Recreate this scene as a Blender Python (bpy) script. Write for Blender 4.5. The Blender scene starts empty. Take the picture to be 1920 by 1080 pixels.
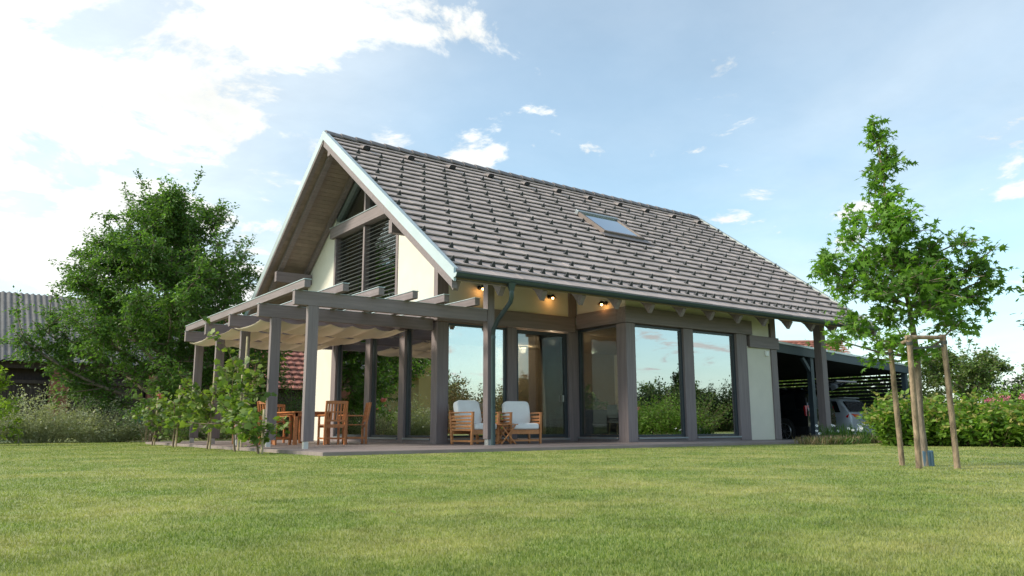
import bpy, math, random
import numpy as np
from mathutils import Vector, Matrix

R = math.radians
SC = bpy.context.scene
COL = SC.collection
rng = np.random.default_rng(7)
random.seed(7)

# ------------------------------------------------------------------ camera
CAM = Vector((-4.997, -11.814, 0.38))
yaw, pitch, roll = R(36.257), R(10.034), R(-0.202)
fw = Vector((math.sin(yaw)*math.cos(pitch), math.cos(yaw)*math.cos(pitch), math.sin(pitch)))
rt0 = Vector((math.cos(yaw), -math.sin(yaw), 0)); up0 = rt0.cross(fw)
rt = rt0*math.cos(roll) + up0*math.sin(roll); upv = -rt0*math.sin(roll) + up0*math.cos(roll)
cam = bpy.data.cameras.new('camera'); cam.sensor_width = 36; cam.lens = 27.587; cam.clip_end = 3000; cam.clip_start = .05
camo = bpy.data.objects.new('camera', cam); COL.objects.link(camo)
camo.matrix_world = Matrix(((rt.x, upv.x, -fw.x, CAM.x), (rt.y, upv.y, -fw.y, CAM.y), (rt.z, upv.z, -fw.z, CAM.z), (0, 0, 0, 1)))
SC.camera = camo

# ------------------------------------------------------------------ sun, sky, exposure
SUN_AZ = R(-66)      # measured from +Y towards +X
SUN_EL = R(36)
sd = Vector((math.sin(SUN_AZ)*math.cos(SUN_EL), math.cos(SUN_AZ)*math.cos(SUN_EL), math.sin(SUN_EL)))
sl = bpy.data.lights.new('sun', 'SUN'); sl.energy = 3.1; sl.angle = R(11); sl.color = (1.0, .90, .74)
so = bpy.data.objects.new('sun', sl); COL.objects.link(so)
so.rotation_euler = sd.to_track_quat('Z', 'Y').to_euler()
SC.view_settings.view_transform = 'Standard'; SC.view_settings.look = 'None'
SC.view_settings.gamma = 1; SC.view_settings.use_curve_mapping = False
SC.view_settings.exposure = .62

W = bpy.data.worlds.new('World'); SC.world = W; W.use_nodes = True
nt = W.node_tree; nt.nodes.clear()
def N(t, **k):
    n = nt.nodes.new(t)
    for a, b in k.items(): setattr(n, a, b)
    return n
def mth(op, a, b=None, c=None, clamp=False):
    n = N('ShaderNodeMath', operation=op); n.use_clamp = clamp
    for i, x in enumerate((a, b, c)):
        if x is None: continue
        if isinstance(x, (int, float)): n.inputs[i].default_value = x
        else: nt.links.new(x, n.inputs[i])
    return n.outputs[0]
sky = N('ShaderNodeTexSky', sky_type='NISHITA'); sky.sun_disc = False
sky.sun_elevation = SUN_EL; sky.sun_rotation = SUN_AZ % (2*math.pi)
sky.air_density = 1.0; sky.dust_density = 1.2; sky.ozone_density = .7; sky.altitude = 300
tc = N('ShaderNodeTexCoord'); sp = N('ShaderNodeSeparateXYZ'); nt.links.new(tc.outputs['Generated'], sp.inputs[0])
zc = mth('ADD', mth('MAXIMUM', sp.outputs[2], 0.0), .16)
cx = mth('DIVIDE', sp.outputs[0], zc); cy = mth('DIVIDE', sp.outputs[1], zc)
cmb = N('ShaderNodeCombineXYZ'); nt.links.new(cx, cmb.inputs[0]); nt.links.new(cy, cmb.inputs[1])
def noise(vec, scale, detail, rough, dist=0.0, off=(0, 0, 0)):
    mp = N('ShaderNodeMapping'); mp.inputs['Location'].default_value = off; nt.links.new(vec, mp.inputs[0])
    n = N('ShaderNodeTexNoise'); n.inputs['Scale'].default_value = scale; n.inputs['Detail'].default_value = detail
    n.inputs['Roughness'].default_value = rough; n.inputs['Distortion'].default_value = dist
    nt.links.new(mp.outputs[0], n.inputs['Vector']); return n.outputs[0]
puff = noise(cmb.outputs[0], 2.6, 12, .62, .3, (9.1, 4.3, 0))
wisp = noise(cmb.outputs[0], .55, 6, .55, .4, (8.3, 2.2, 0))
# a bank of bright cloud stands north-west of the house
bd = Vector((math.sin(R(-8))*math.cos(R(24)), math.cos(R(-8))*math.cos(R(24)), math.sin(R(24))))
dv = N('ShaderNodeVectorMath', operation='DOT_PRODUCT'); nt.links.new(tc.outputs['Generated'], dv.inputs[0]); dv.inputs[1].default_value = bd
bank = N('ShaderNodeMapRange'); bank.interpolation_type = 'SMOOTHSTEP'
nt.links.new(dv.outputs['Value'], bank.inputs[0]); bank.inputs[1].default_value = .76; bank.inputs[2].default_value = .98
bank.inputs[3].default_value = 0; bank.inputs[4].default_value = 1
cov = mth('ADD', puff, mth('MULTIPLY', bank.outputs[0], .145))
dens = N('ShaderNodeMapRange'); dens.interpolation_type = 'SMOOTHSTEP'; nt.links.new(cov, dens.inputs[0])
dens.inputs[1].default_value = .57; dens.inputs[2].default_value = .645; dens.inputs[3].default_value = 0; dens.inputs[4].default_value = 1
veil = N('ShaderNodeMapRange'); veil.interpolation_type = 'SMOOTHSTEP'; nt.links.new(mth('ADD', wisp, mth('MULTIPLY', bank.outputs[0], .30)), veil.inputs[0])
veil.inputs[1].default_value = .34; veil.inputs[2].default_value = .88; veil.inputs[3].default_value = .17; veil.inputs[4].default_value = .62
glow = N('ShaderNodeVectorMath', operation='DOT_PRODUCT'); nt.links.new(tc.outputs['Generated'], glow.inputs[0]); glow.inputs[1].default_value = sd
gl = mth('POWER', mth('MULTIPLY_ADD', glow.outputs['Value'], .5, .5, True), 3.0)
cb = mth('MULTIPLY_ADD', gl, 1.2, 4.6)
shade = noise(cmb.outputs[0], 2.6, 6, .6, .2, (1.3, 5.7, 0))
cb2 = mth('MULTIPLY', cb, mth('MULTIPLY_ADD', shade, .7, .62))
cc = N('ShaderNodeCombineColor'); nt.links.new(cb2, cc.inputs[0]); nt.links.new(mth('MULTIPLY', cb2, 1.02), cc.inputs[1]); nt.links.new(mth('MULTIPLY', cb2, .99), cc.inputs[2])
tint = N('ShaderNodeVectorMath', operation='MULTIPLY'); tint.inputs[1].default_value = (.92, 1.12, 1.06); nt.links.new(sky.outputs[0], tint.inputs[0])
mx1 = N('ShaderNodeMix', data_type='RGBA'); hz = mth('MULTIPLY', mth('POWER', mth('SUBTRACT', 1.0, mth('MAXIMUM', sp.outputs[2], 0.0)), 7.0), .62); nt.links.new(mth('MAXIMUM', veil.outputs[0], hz), mx1.inputs[0]); nt.links.new(tint.outputs[0], mx1.inputs[6]); nt.links.new(cc.outputs[0], mx1.inputs[7])
mx2 = N('ShaderNodeMix', data_type='RGBA'); nt.links.new(dens.outputs[0], mx2.inputs[0]); nt.links.new(mx1.outputs[2], mx2.inputs[6]); nt.links.new(cc.outputs[0], mx2.inputs[7])
bg = N('ShaderNodeBackground'); bg.inputs[1].default_value = .15; nt.links.new(mx2.outputs[2], bg.inputs[0])
wo = N('ShaderNodeOutputWorld'); nt.links.new(bg.outputs[0], wo.inputs[0])

SC.render.engine = 'CYCLES'
SC.cycles.max_bounces = 8; SC.cycles.transparent_max_bounces = 12; SC.cycles.use_denoising = True
SC.cycles.sample_clamp_indirect = 6

# ------------------------------------------------------------------ helpers: materials
MATS = {}
def mat(name, col, rough=.6, var=.12, scale=4., bump=0., bscale=40., metal=0., spec=.5, per=0., stretch=None, coat=0.):
    m = bpy.data.materials.new(name); m.use_nodes = True; t = m.node_tree; b = t.nodes['Principled BSDF']
    b.inputs['Roughness'].default_value = rough; b.inputs['Metallic'].default_value = metal
    b.inputs['Specular IOR Level'].default_value = spec; b.inputs['Coat Weight'].default_value = coat
    g = t.nodes.new('ShaderNodeNewGeometry'); vec = g.outputs['Position']
    if stretch:
        mp = t.nodes.new('ShaderNodeMapping'); mp.inputs['Scale'].default_value = stretch
        t.links.new(vec, mp.inputs[0]); vec = mp.outputs[0]
    n = t.nodes.new('ShaderNodeTexNoise'); n.inputs['Scale'].default_value = scale; n.inputs['Detail'].default_value = 6; n.inputs['Roughness'].default_value = .6
    t.links.new(vec, n.inputs['Vector'])
    mr = t.nodes.new('ShaderNodeMapRange'); mr.inputs[1].default_value = .25; mr.inputs[2].default_value = .75
    mr.inputs[3].default_value = 1-var; mr.inputs[4].default_value = 1+var; t.links.new(n.outputs[0], mr.inputs[0])
    val = mr.outputs[0]
    if per:
        oi = t.nodes.new('ShaderNodeObjectInfo')
        ad = t.nodes.new('ShaderNodeMath'); ad.operation = 'ADD'; t.links.new(oi.outputs['Random'], ad.inputs[0]); t.links.new(g.outputs['Random Per Island'], ad.inputs[1])
        fr = t.nodes.new('ShaderNodeMath'); fr.operation = 'FRACT'; t.links.new(ad.outputs[0], fr.inputs[0])
        m2 = t.nodes.new('ShaderNodeMapRange'); m2.inputs[3].default_value = 1-per; m2.inputs[4].default_value = 1+per; t.links.new(fr.outputs[0], m2.inputs[0])
        mu = t.nodes.new('ShaderNodeMath'); mu.operation = 'MULTIPLY'; t.links.new(val, mu.inputs[0]); t.links.new(m2.outputs[0], mu.inputs[1]); val = mu.outputs[0]
    hs = t.nodes.new('ShaderNodeVectorMath'); hs.operation = 'SCALE'; hs.inputs[0].default_value = col[:3]
    t.links.new(val, hs.inputs['Scale']); t.links.new(hs.outputs[0], b.inputs['Base Color'])
    if bump:
        n2 = t.nodes.new('ShaderNodeTexNoise'); n2.inputs['Scale'].default_value = bscale; n2.inputs['Detail'].default_value = 4; t.links.new(vec, n2.inputs['Vector'])
        bp = t.nodes.new('ShaderNodeBump'); bp.inputs['Strength'].default_value = bump; bp.inputs['Distance'].default_value = .01
        t.links.new(n2.outputs[0], bp.inputs['Height']); t.links.new(bp.outputs[0], b.inputs['Normal'])
    MATS[name] = m
    return m

def leafmat(name, col, col2, trans=.35, rough=.5, tcol=None):
    m = bpy.data.materials.new(name); m.use_nodes = True; t = m.node_tree; b = t.nodes['Principled BSDF']
    g = t.nodes.new('ShaderNodeNewGeometry')
    rp = t.nodes.new('ShaderNodeValToRGB'); rp.color_ramp.elements[0].color = (*col, 1); rp.color_ramp.elements[1].color = (*col2, 1)
    t.links.new(g.outputs['Random Per Island'], rp.inputs[0])
    n = t.nodes.new('ShaderNodeTexNoise'); n.inputs['Scale'].default_value = 1.3; t.links.new(g.outputs['Position'], n.inputs['Vector'])
    mr = t.nodes.new('ShaderNodeMapRange'); mr.inputs[1].default_value = .3; mr.inputs[2].default_value = .7; mr.inputs[3].default_value = .78; mr.inputs[4].default_value = 1.25
    t.links.new(n.outputs[0], mr.inputs[0])
    hs = t.nodes.new('ShaderNodeVectorMath'); hs.operation = 'SCALE'; t.links.new(rp.outputs[0], hs.inputs[0]); t.links.new(mr.outputs[0], hs.inputs['Scale'])
    t.links.new(hs.outputs[0], b.inputs['Base Color']); b.inputs['Roughness'].default_value = rough; b.inputs['Specular IOR Level'].default_value = .35
    tr = t.nodes.new('ShaderNodeBsdfTranslucent')
    h2 = t.nodes.new('ShaderNodeVectorMath'); h2.operation = 'MULTIPLY'; h2.inputs[1].default_value = tcol or (1.5, 1.7, .7)
    t.links.new(hs.outputs[0], h2.inputs[0]); t.links.new(h2.outputs[0], tr.inputs[0])
    mx = t.nodes.new('ShaderNodeMixShader'); mx.inputs[0].default_value = trans
    t.links.new(b.outputs[0], mx.inputs[1]); t.links.new(tr.outputs[0], mx.inputs[2])
    t.links.new(mx.outputs[0], t.nodes['Material Output'].inputs[0])
    MATS[name] = m; return m

def glassmat(name, tint, base, mul=1.2):
    m = bpy.data.materials.new(name); m.use_nodes = True; t = m.node_tree; t.nodes.clear()
    o = t.nodes.new('ShaderNodeOutputMaterial'); tr = t.nodes.new('ShaderNodeBsdfTransparent'); tr.inputs[0].default_value = (*tint, 1)
    gl = t.nodes.new('ShaderNodeBsdfGlossy'); gl.inputs['Roughness'].default_value = .005; gl.inputs[0].default_value = (.93, .96, .97, 1)
    fr = t.nodes.new('ShaderNodeFresnel'); fr.inputs[0].default_value = 1.6
    ad = t.nodes.new('ShaderNodeMath'); ad.operation = 'MULTIPLY_ADD'; ad.inputs[1].default_value = mul; ad.inputs[2].default_value = base; ad.use_clamp = True
    t.links.new(fr.outputs[0], ad.inputs[0])
    mx = t.nodes.new('ShaderNodeMixShader'); t.links.new(ad.outputs[0], mx.inputs[0]); t.links.new(tr.outputs[0], mx.inputs[1]); t.links.new(gl.outputs[0], mx.inputs[2])
    t.links.new(mx.outputs[0], o.inputs[0]); MATS[name] = m; return m

def emit(name, col, s):
    m = bpy.data.materials.new(name); m.use_nodes = True; t = m.node_tree; t.nodes.clear()
    o = t.nodes.new('ShaderNodeOutputMaterial'); e = t.nodes.new('ShaderNodeEmission'); e.inputs[0].default_value = (*col, 1); e.inputs[1].default_value = s
    t.links.new(e.outputs[0], o.inputs[0]); MATS[name] = m; return m

for _a, _st in (('x', (.5, 9, 9)), ('y', (9, .5, 9)), ('z', (9, 9, .5))): mat('timber_'+_a, (.20, .163, .166), .62, .22, 2.2, .35, 9, stretch=_st, per=.06)
MATS['timber'] = MATS['timber_x']
mat('timber_dark', (.17, .135, .12), .6, .15, 3, .2, 50, per=.06)
mat('soffit', (.24, .185, .15), .6, .2, 5, .2, 50, per=.10)
mat('stucco', (.66, .625, .54), .9, .05, 2, .4, 160)
mat('tile', (.42, .35, .325), .72, .17, 1.6, .15, 60, per=.09)
mat('tile_ridge', (.20, .175, .175), .5, .15, 9, .2, 60, per=.08)
mat('guard', (.03, .034, .042), .45, .1)
mat('flashing', (.44, .51, .53), .42, .07, 2, .05, 20, metal=.25)
mat('gutter', (.055, .085, .095), .3, .12, 3, metal=.35)
mat('zinc', (.55, .57, .58), .4, .1, 6, metal=.7)
mat('alu_dark', (.035, .045, .055), .4, .08, 4)
mat('alu_grey', (.26, .29, .31), .4, .08, 4, metal=.3)
mat('slat', (.13, .14, .137), .45, .1, 8, metal=.4, per=.06)
mat('deck', (.23, .185, .175), .62, .22, 3, .25, 50, per=.10, stretch=(.4, 3, 1))
mat('teak', (.47, .20, .075), .5, .25, 14, .15, 60, per=.12)
mat('redwood', (.46, .17, .06), .45, .25, 14, .15, 60, per=.12)
mat('cushion', (.80, .82, .83), .95, .05, 6, .25, 200)
mat('bark', (.19, .15, .115), .9, .6, 14, 1.0, 50, stretch=(1, 1, .35))
mat('stake', (.24, .175, .12), .9, .75, 16, 1.0, 60, stretch=(1, 1, .35))
mat('vinebark', (.19, .14, .09), .9, .35, 20, .6, 60)
mat('stake_pale', (.46, .38, .24), .8, .25, 12, .3, 60)
mat('bluebox', (.07, .13, .19), .5, .15, 6)
mat('strap', (.06, .06, .06), .6, .1)
mat('white', (.80, .80, .78), .5, .04)
mat('brick', (.30, .125, .085), .9, .35, 14, .6, 40)
mat('barn_wood', (.055, .042, .035), .8, .4, 10, .4, 40, per=.3, stretch=(1, 1, .2))
mat('barn_roof', (.105, .105, .105), .75, .38, 3.5, .4, 20, stretch=(1, .5, .5))
mat('redtile', (.33, .135, .10), .75, .35, 5, .3, 30, per=.28)
mat('yellowwall', (.60, .43, .17), .9, .1, 2, .3, 80)
mat('carport', (.05, .07, .088), .5, .1, 4)
mat('carport_dark', (.02, .022, .025), .7, .2, 4, per=.2)
mat('gravel', (.22, .20, .18), .95, .35, 40, .8, 60)
mat('black_paint', (.008, .009, .011), .12, .05, coat=.6)
mat('silver_paint', (.46, .49, .54), .38, .04, 5, metal=.25, coat=.4)
mat('rubber', (.018, .018, .018), .8, .2)
mat('rim', (.55, .55, .56), .3, .1, metal=.9)
mat('carglass', (.012, .014, .016), .22, .05, spec=.25)
mat('taillight', (.55, .012, .015), .15, .1, coat=.5)
mat('plastic_dark', (.03, .03, .032), .55, .1)
mat('floor_in', (.28, .20, .13), .4, .2, 4)
mat('wall_in', (.42, .34, .25), .9, .05)
mat('navy', (.05, .07, .12), .9, .15)
mat('greyfab', (.25, .26, .27), .95, .1)
mat('lampmetal', (.02, .018, .016), .45, .1)
mat('teal', (.10, .33, .36), .5, .2, 3)
mat('rosepink', (.78, .24, .20), .7, .2, 20)
mat('pink', (.70, .16, .30), .7, .35, 30)
mat('daisy', (.85, .85, .82), .7, .05)
mat('petal_yellow', (.7, .5, .05), .7, .1)
mat('concrete', (.42, .41, .39), .9, .15, 5, .4, 60)
glassmat('glass', (.72, .78, .75), .42)
glassmat('glass_screen', (.45, .48, .48), .09, .9)
glassmat('glass_dark', (.80, .84, .82), .0, .55)
emit('bulb', (1.0, .5, .15), 11)
emit('spot', (1.0, .72, .38), 12)
# canopy cloth lets some light through
m = mat('sail', (.68, .60, .51), .9, .06, 6, .15, 120)
t = m.node_tree; tr = t.nodes.new('ShaderNodeBsdfTranslucent'); tr.inputs[0].default_value = (.80, .72, .60, 1)
mx = t.nodes.new('ShaderNodeMixShader'); mx.inputs[0].default_value = .35
t.links.new(t.nodes['Principled BSDF'].outputs[0], mx.inputs[1]); t.links.new(tr.outputs[0], mx.inputs[2]); t.links.new(mx.outputs[0], t.nodes['Material Output'].inputs[0])
leafmat('leaf_cherry', (.06, .13, .032), (.13, .225, .05), .42)
leafmat('leaf_gum', (.08, .175, .03), (.165, .295, .048), .43)
leafmat('leaf_vine', (.055, .11, .024), (.19, .25, .05), .35)
leafmat('leaf_bush', (.22, .25, .15), (.50, .50, .36), .25)
leafmat('leaf_low', (.05, .115, .022), (.10, .18, .035), .3)
leafmat('leaf_hedge', (.085, .18, .026), (.20, .31, .055), .38)
leafmat('leaf_hedge_tip', (.22, .24, .06), (.34, .30, .11), .38)
leafmat('leaf_far', (.07, .135, .035), (.16, .21, .06), .34)
leafmat('leaf_yellow', (.12, .21, .025), (.27, .34, .05), .42)
leafmat('leaf_dry', (.20, .15, .09), (.30, .24, .15), .25)
leafmat('leaf_dark', (.016, .038, .012), (.036, .07, .02), .2)
def patchy(name, lo, hi, dry, trans):
    m = leafmat(name, lo, hi, trans, .65); t = m.node_tree
    hs = [n for n in t.nodes if n.type == 'VECT_MATH' and n.operation == 'SCALE'][0]; rp = [n for n in t.nodes if n.type == 'VALTORGB'][0]; g = [n for n in t.nodes if n.type == 'NEW_GEOMETRY'][0]
    n1 = [n for n in t.nodes if n.type == 'TEX_NOISE'][0]; n1.inputs['Scale'].default_value = 4.5; n1.inputs['Detail'].default_value = 6; n1.inputs['Roughness'].default_value = .7
    n2 = t.nodes.new('ShaderNodeTexNoise'); n2.inputs['Scale'].default_value = .8; n2.inputs['Detail'].default_value = 7; n2.inputs['Roughness'].default_value = .68; t.links.new(g.outputs['Position'], n2.inputs['Vector'])
    mr = t.nodes.new('ShaderNodeMapRange'); mr.inputs[1].default_value = .42; mr.inputs[2].default_value = .68; mr.inputs[4].default_value = .85; t.links.new(n2.outputs[0], mr.inputs[0])
    mx = t.nodes.new('ShaderNodeMix'); mx.data_type = 'RGBA'; t.links.new(mr.outputs[0], mx.inputs[0]); t.links.new(rp.outputs[0], mx.inputs[6]); mx.inputs[7].default_value = (*dry, 1); t.links.new(mx.outputs[2], hs.inputs[0])
    return m
patchy('grass', (.085, .15, .028), (.245, .28, .075), (.36, .335, .135), .30)
patchy('lawn_base', (.115, .17, .036), (.21, .25, .068), (.31, .30, .115), .0)

# ------------------------------------------------------------------ helpers: meshes and objects
def link(o, parent=None):
    COL.objects.link(o)
    if parent is not None: o.parent = parent
    return o
def tag(o, label=None, cat=None, group=None, kind=None):
    if label: o['label'] = label
    if cat: o['category'] = cat
    if group: o['group'] = group
    if kind: o['kind'] = kind
    return o
def thing(name, label, cat, loc=(0, 0, 0), rz=0., group=None):
    o = bpy.data.objects.new(name, None); o.location = loc; o.rotation_euler = (0, 0, rz); o.empty_display_size = .2
    link(o); return tag(o, label, cat, group)
def copy_tree(o, parent=None):
    c = o.copy(); link(c)
    if parent is not None: c.parent = parent
    for ch in list(o.children): copy_tree(ch, c)
    return c
class MB:
    def __init__(s): s.v = []; s.f = []
    def add(s, vs, fs):
        k = len(s.v); s.v += [tuple(p) for p in vs]; s.f += [tuple(i+k for i in f) for f in fs]; return s
    def box(s, x0, x1, y0, y1, z0, z1):
        return s.add([(x0, y0, z0), (x1, y0, z0), (x1, y1, z0), (x0, y1, z0), (x0, y0, z1), (x1, y0, z1), (x1, y1, z1), (x0, y1, z1)],
                     [(0, 3, 2, 1), (4, 5, 6, 7), (0, 1, 5, 4), (1, 2, 6, 5), (2, 3, 7, 6), (3, 0, 4, 7)])
    def bar(s, p, q, w, h, up=(0, 0, 1)):
        p, q = Vector(p), Vector(q); d = (q-p).normalized(); u = Vector(up); sx = d.cross(u)
        if sx.length < 1e-4: sx = d.cross(Vector((0, 1, 0)))
        sx.normalize(); uz = sx.cross(d).normalized(); a, b = sx*w/2, uz*h/2
        return s.add([p-a-b, p+a-b, p+a+b, p-a+b, q-a-b, q+a-b, q+a+b, q-a+b],
                     [(0, 3, 2, 1), (4, 5, 6, 7), (0, 1, 5, 4), (1, 2, 6, 5), (2, 3, 7, 6), (3, 0, 4, 7)])
    def prism(s, pts, d):
        d = Vector(d); n = len(pts); a = [Vector(p) for p in pts]; b = [p+d for p in a]
        return s.add(a+b, [tuple(range(n-1, -1, -1)), tuple(range(n, 2*n))]+[(i, (i+1) % n, n+(i+1) % n, n+i) for i in range(n)])
    def tube(s, pts, r, n=8, cap=True):
        pts = [Vector(p) for p in pts]; m = len(pts)
        rs = r if isinstance(r, (list, tuple)) else [r]*m
        vs = []; ref = Vector((.37, .21, .9))
        for i, p in enumerate(pts):
            d = (pts[min(i+1, m-1)]-pts[max(i-1, 0)]).normalized()
            a = d.cross(ref)
            if a.length < .05: a = d.cross(Vector((1, 0, 0)))
            a.normalize(); b = d.cross(a)
            vs += [p+(a*math.cos(2*math.pi*k/n)+b*math.sin(2*math.pi*k/n))*rs[i] for k in range(n)]
        fs = [(i*n+k, i*n+(k+1) % n, (i+1)*n+(k+1) % n, (i+1)*n+k) for i in range(m-1) for k in range(n)]
        if cap: fs += [tuple(range(n-1, -1, -1)), tuple((m-1)*n+k for k in range(n))]
        return s.add(vs, fs)
    def disc(s, c, nrm, r0, r1, h, n=16):
        c = Vector(c); nv = Vector(nrm).normalized(); return s.tube([c, c+nv*h], [r0, r1], n)
    def ball(s, c, rx, ry, rz, nu=12, nv=8):
        vs = [(c[0]+rx*math.sin(math.pi*j/nv)*math.cos(2*math.pi*i/nu), c[1]+ry*math.sin(math.pi*j/nv)*math.sin(2*math.pi*i/nu), c[2]+rz*math.cos(math.pi*j/nv)) for j in range(nv+1) for i in range(nu)]
        return s.add(vs, [(j*nu+i, (j+1)*nu+i, (j+1)*nu+(i+1) % nu, j*nu+(i+1) % nu) for j in range(nv) for i in range(nu)])
    def mesh(s, name, m, smooth=False):
        me = bpy.data.meshes.new(name); me.from_pydata(s.v, [], s.f); me.update()
        me.materials.append(MATS[m])
        if smooth:
            me.polygons.foreach_set('use_smooth', [True]*len(me.polygons))
            try: me.set_sharp_from_angle(angle=R(40))
            except Exception: pass
        return me
    def build(s, name, m, parent=None, smooth=False, bev=0., loc=None, kind=None):
        o = bpy.data.objects.new(name, s.mesh(name, m, smooth)); link(o, parent)
        if loc: o.location = loc
        if bev:
            b = o.modifiers.new('bevel', 'BEVEL'); b.width = bev; b.segments = 2; b.limit_method = 'ANGLE'
        if kind: o['kind'] = kind
        return o
def BX(name, m, parent, *a, bev=0.):
    if m == 'timber': m = 'timber_'+'xyz'[max(range(3), key=lambda i: a[2*i+1]-a[2*i])]
    return MB().box(*a).build(name, m, parent, bev=bev)
def shared(name, me, parent, loc=None, rot=None):
    o = bpy.data.objects.new(name, me); link(o, parent)
    if loc is not None: o.location = loc
    if rot is not None: o.rotation_euler = rot
    return o
def npmesh(name, V, F, m, parent=None, kind=None, smooth=False, loc=None):
    V = np.asarray(V, np.float32).reshape(-1, 3); F = np.asarray(F, np.int32); k = F.shape[1]
    me = bpy.data.meshes.new(name); me.vertices.add(len(V)); me.vertices.foreach_set('co', V.ravel())
    me.loops.add(F.size); me.loops.foreach_set('vertex_index', F.ravel())
    me.polygons.add(len(F)); me.polygons.foreach_set('loop_start', np.arange(0, F.size, k, dtype=np.int32))
    try: me.polygons.foreach_set('loop_total', np.full(len(F), k, np.int32))
    except Exception: pass
    if smooth: me.polygons.foreach_set('use_smooth', np.ones(len(F), bool))
    me.update(calc_edges=True); me.materials.append(MATS[m])
    o = bpy.data.objects.new(name, me); link(o, parent)
    if loc: o.location = loc
    if kind: o['kind'] = kind
    return o

# leaf templates (unit length along +y, stem at origin)
def T_ovate():
    return np.array([(0, 0, 0), (.26, .28, .05), (.2, .68, .04), (0, 1, -.04), (-.2, .68, .04), (-.26, .28, .05)]), np.array([(0, 1, 2), (0, 2, 3), (0, 3, 4), (0, 4, 5)])
def T_diamond():
    return np.array([(0, 0, 0), (.27, .45, .06), (0, 1, -.03), (-.27, .45, .06)]), np.array([(0, 1, 2), (0, 2, 3)])
def T_star():
    v = [(0, .34, .03)]
    for k in range(5):
        a = R(-116+k*58); L = (.50, .60, .66, .60, .50)[k]
        v.append((L*math.sin(a), .34+L*math.cos(a), -.07))
        if k < 4:
            b = R(-116+k*58+29); v.append((.20*math.sin(b), .34+.20*math.cos(b), .02))
    v.append((0, 0, 0))
    n = len(v); return np.array(v), np.array([(0, i, i+1) for i in range(1, n-1)]+[(0, n-1, 1)])
def T_vine():
    v = [(0, .35, .05)]
    pts = [(0, .08), (.22, -.04), (.48, .14), (.42, .36), (.56, .58), (.30, .66), (.20, .82), (0, 1.02), (-.20, .82), (-.30, .66), (-.56, .58), (-.42, .36), (-.48, .14), (-.22, -.04)]
    v += [(x, y, -.06*(x*x*4)) for x, y in pts]; n = len(pts)
    return np.array(v), np.array([(0, 1+i, 1+(i+1) % n) for i in range(n)])
def leaf_arrays(P, S, tmpl, rg, droop=.3, out=None, flat=.5):
    """P centres (n,3), S sizes (n,), out preferred direction of the leaf axis"""
    tv, tf = tmpl; n = len(P)
    ax = rg.normal(size=(n, 3)); ax[:, 2] = ax[:, 2]*.5-droop
    if out is not None: ax = ax*.8+out*1.0
    ax /= np.linalg.norm(ax, axis=1, keepdims=True)+1e-9
    nn = rg.normal(size=(n, 3)); nn[:, 2] = np.abs(nn[:, 2])+flat*1.5
    nn -= ax*np.sum(nn*ax, 1, keepdims=True); nn /= np.linalg.norm(nn, axis=1, keepdims=True)+1e-9
    sx = np.cross(ax, nn)
    V = P[:, None, :]+S[:, None, None]*(tv[None, :, 0:1]*sx[:, None, :]+tv[None, :, 1:2]*ax[:, None, :]+tv[None, :, 2:3]*nn[:, None, :])
    F = tf[None]+(np.arange(n)*len(tv))[:, None, None]
    return V.reshape(-1, 3), F.reshape(-1, 3)

# ------------------------------------------------------------------ lawn and ground
GZ = -.06
def ground_mat():
    m = bpy.data.materials.new('lawn'); m.use_nodes = True; t = m.node_tree; b = t.nodes['Principled BSDF']
    g = t.nodes.new('ShaderNodeNewGeometry')
    def nz(sc, de, st=None):
        n = t.nodes.new('ShaderNodeTexNoise'); n.inputs['Scale'].default_value = sc; n.inputs['Detail'].default_value = de; n.inputs['Roughness'].default_value = .65
        t.links.new(g.outputs['Position'], n.inputs['Vector']); return n.outputs[0]
    def ramp(x, a, b_, p0=.35, p1=.65):
        r = t.nodes.new('ShaderNodeValToRGB'); r.color_ramp.elements[0].color = (*a, 1); r.color_ramp.elements[1].color = (*b_, 1)
        r.color_ramp.elements[0].position = p0; r.color_ramp.elements[1].position = p1; t.links.new(x, r.inputs[0]); return r.outputs[0]
    c1 = ramp(nz(.55, 5), (.135, .215, .05), (.28, .31, .105))
    c2 = ramp(nz(38, 3), (.45, .5, .45), (1.25, 1.2, 1.15), .3, .7)
    mu = t.nodes.new('ShaderNodeMix'); mu.data_type = 'RGBA'; mu.blend_type = 'MULTIPLY'; mu.inputs[0].default_value = 1
    t.links.new(c1, mu.inputs[6]); t.links.new(c2, mu.inputs[7]); t.links.new(mu.outputs[2], b.inputs['Base Color'])
    b.inputs['Roughness'].default_value = .9; b.inputs['Specular IOR Level'].default_value = .15
    bp = t.nodes.new('ShaderNodeBump'); bp.inputs['Strength'].default_value = .8; bp.inputs['Distance'].default_value = .03
    t.links.new(nz(55, 4), bp.inputs['Height']); t.links.new(bp.outputs[0], b.inputs['Normal'])
    MATS['lawn'] = m
ground_mat(); MATS['lawn'] = MATS['lawn_base']
g = MB(); S_ = 900
g.add([(-S_, -S_, GZ), (S_, -S_, GZ), (S_, S_, GZ), (-S_, S_, GZ)], [(0, 1, 2, 3)])
tag(g.build('lawn', 'lawn'), kind='structure')
tag(BX('carport_floor', 'gravel', None, 14.76, 30, 1.2, 14, GZ-.3, GZ+.006), kind='structure')
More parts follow.
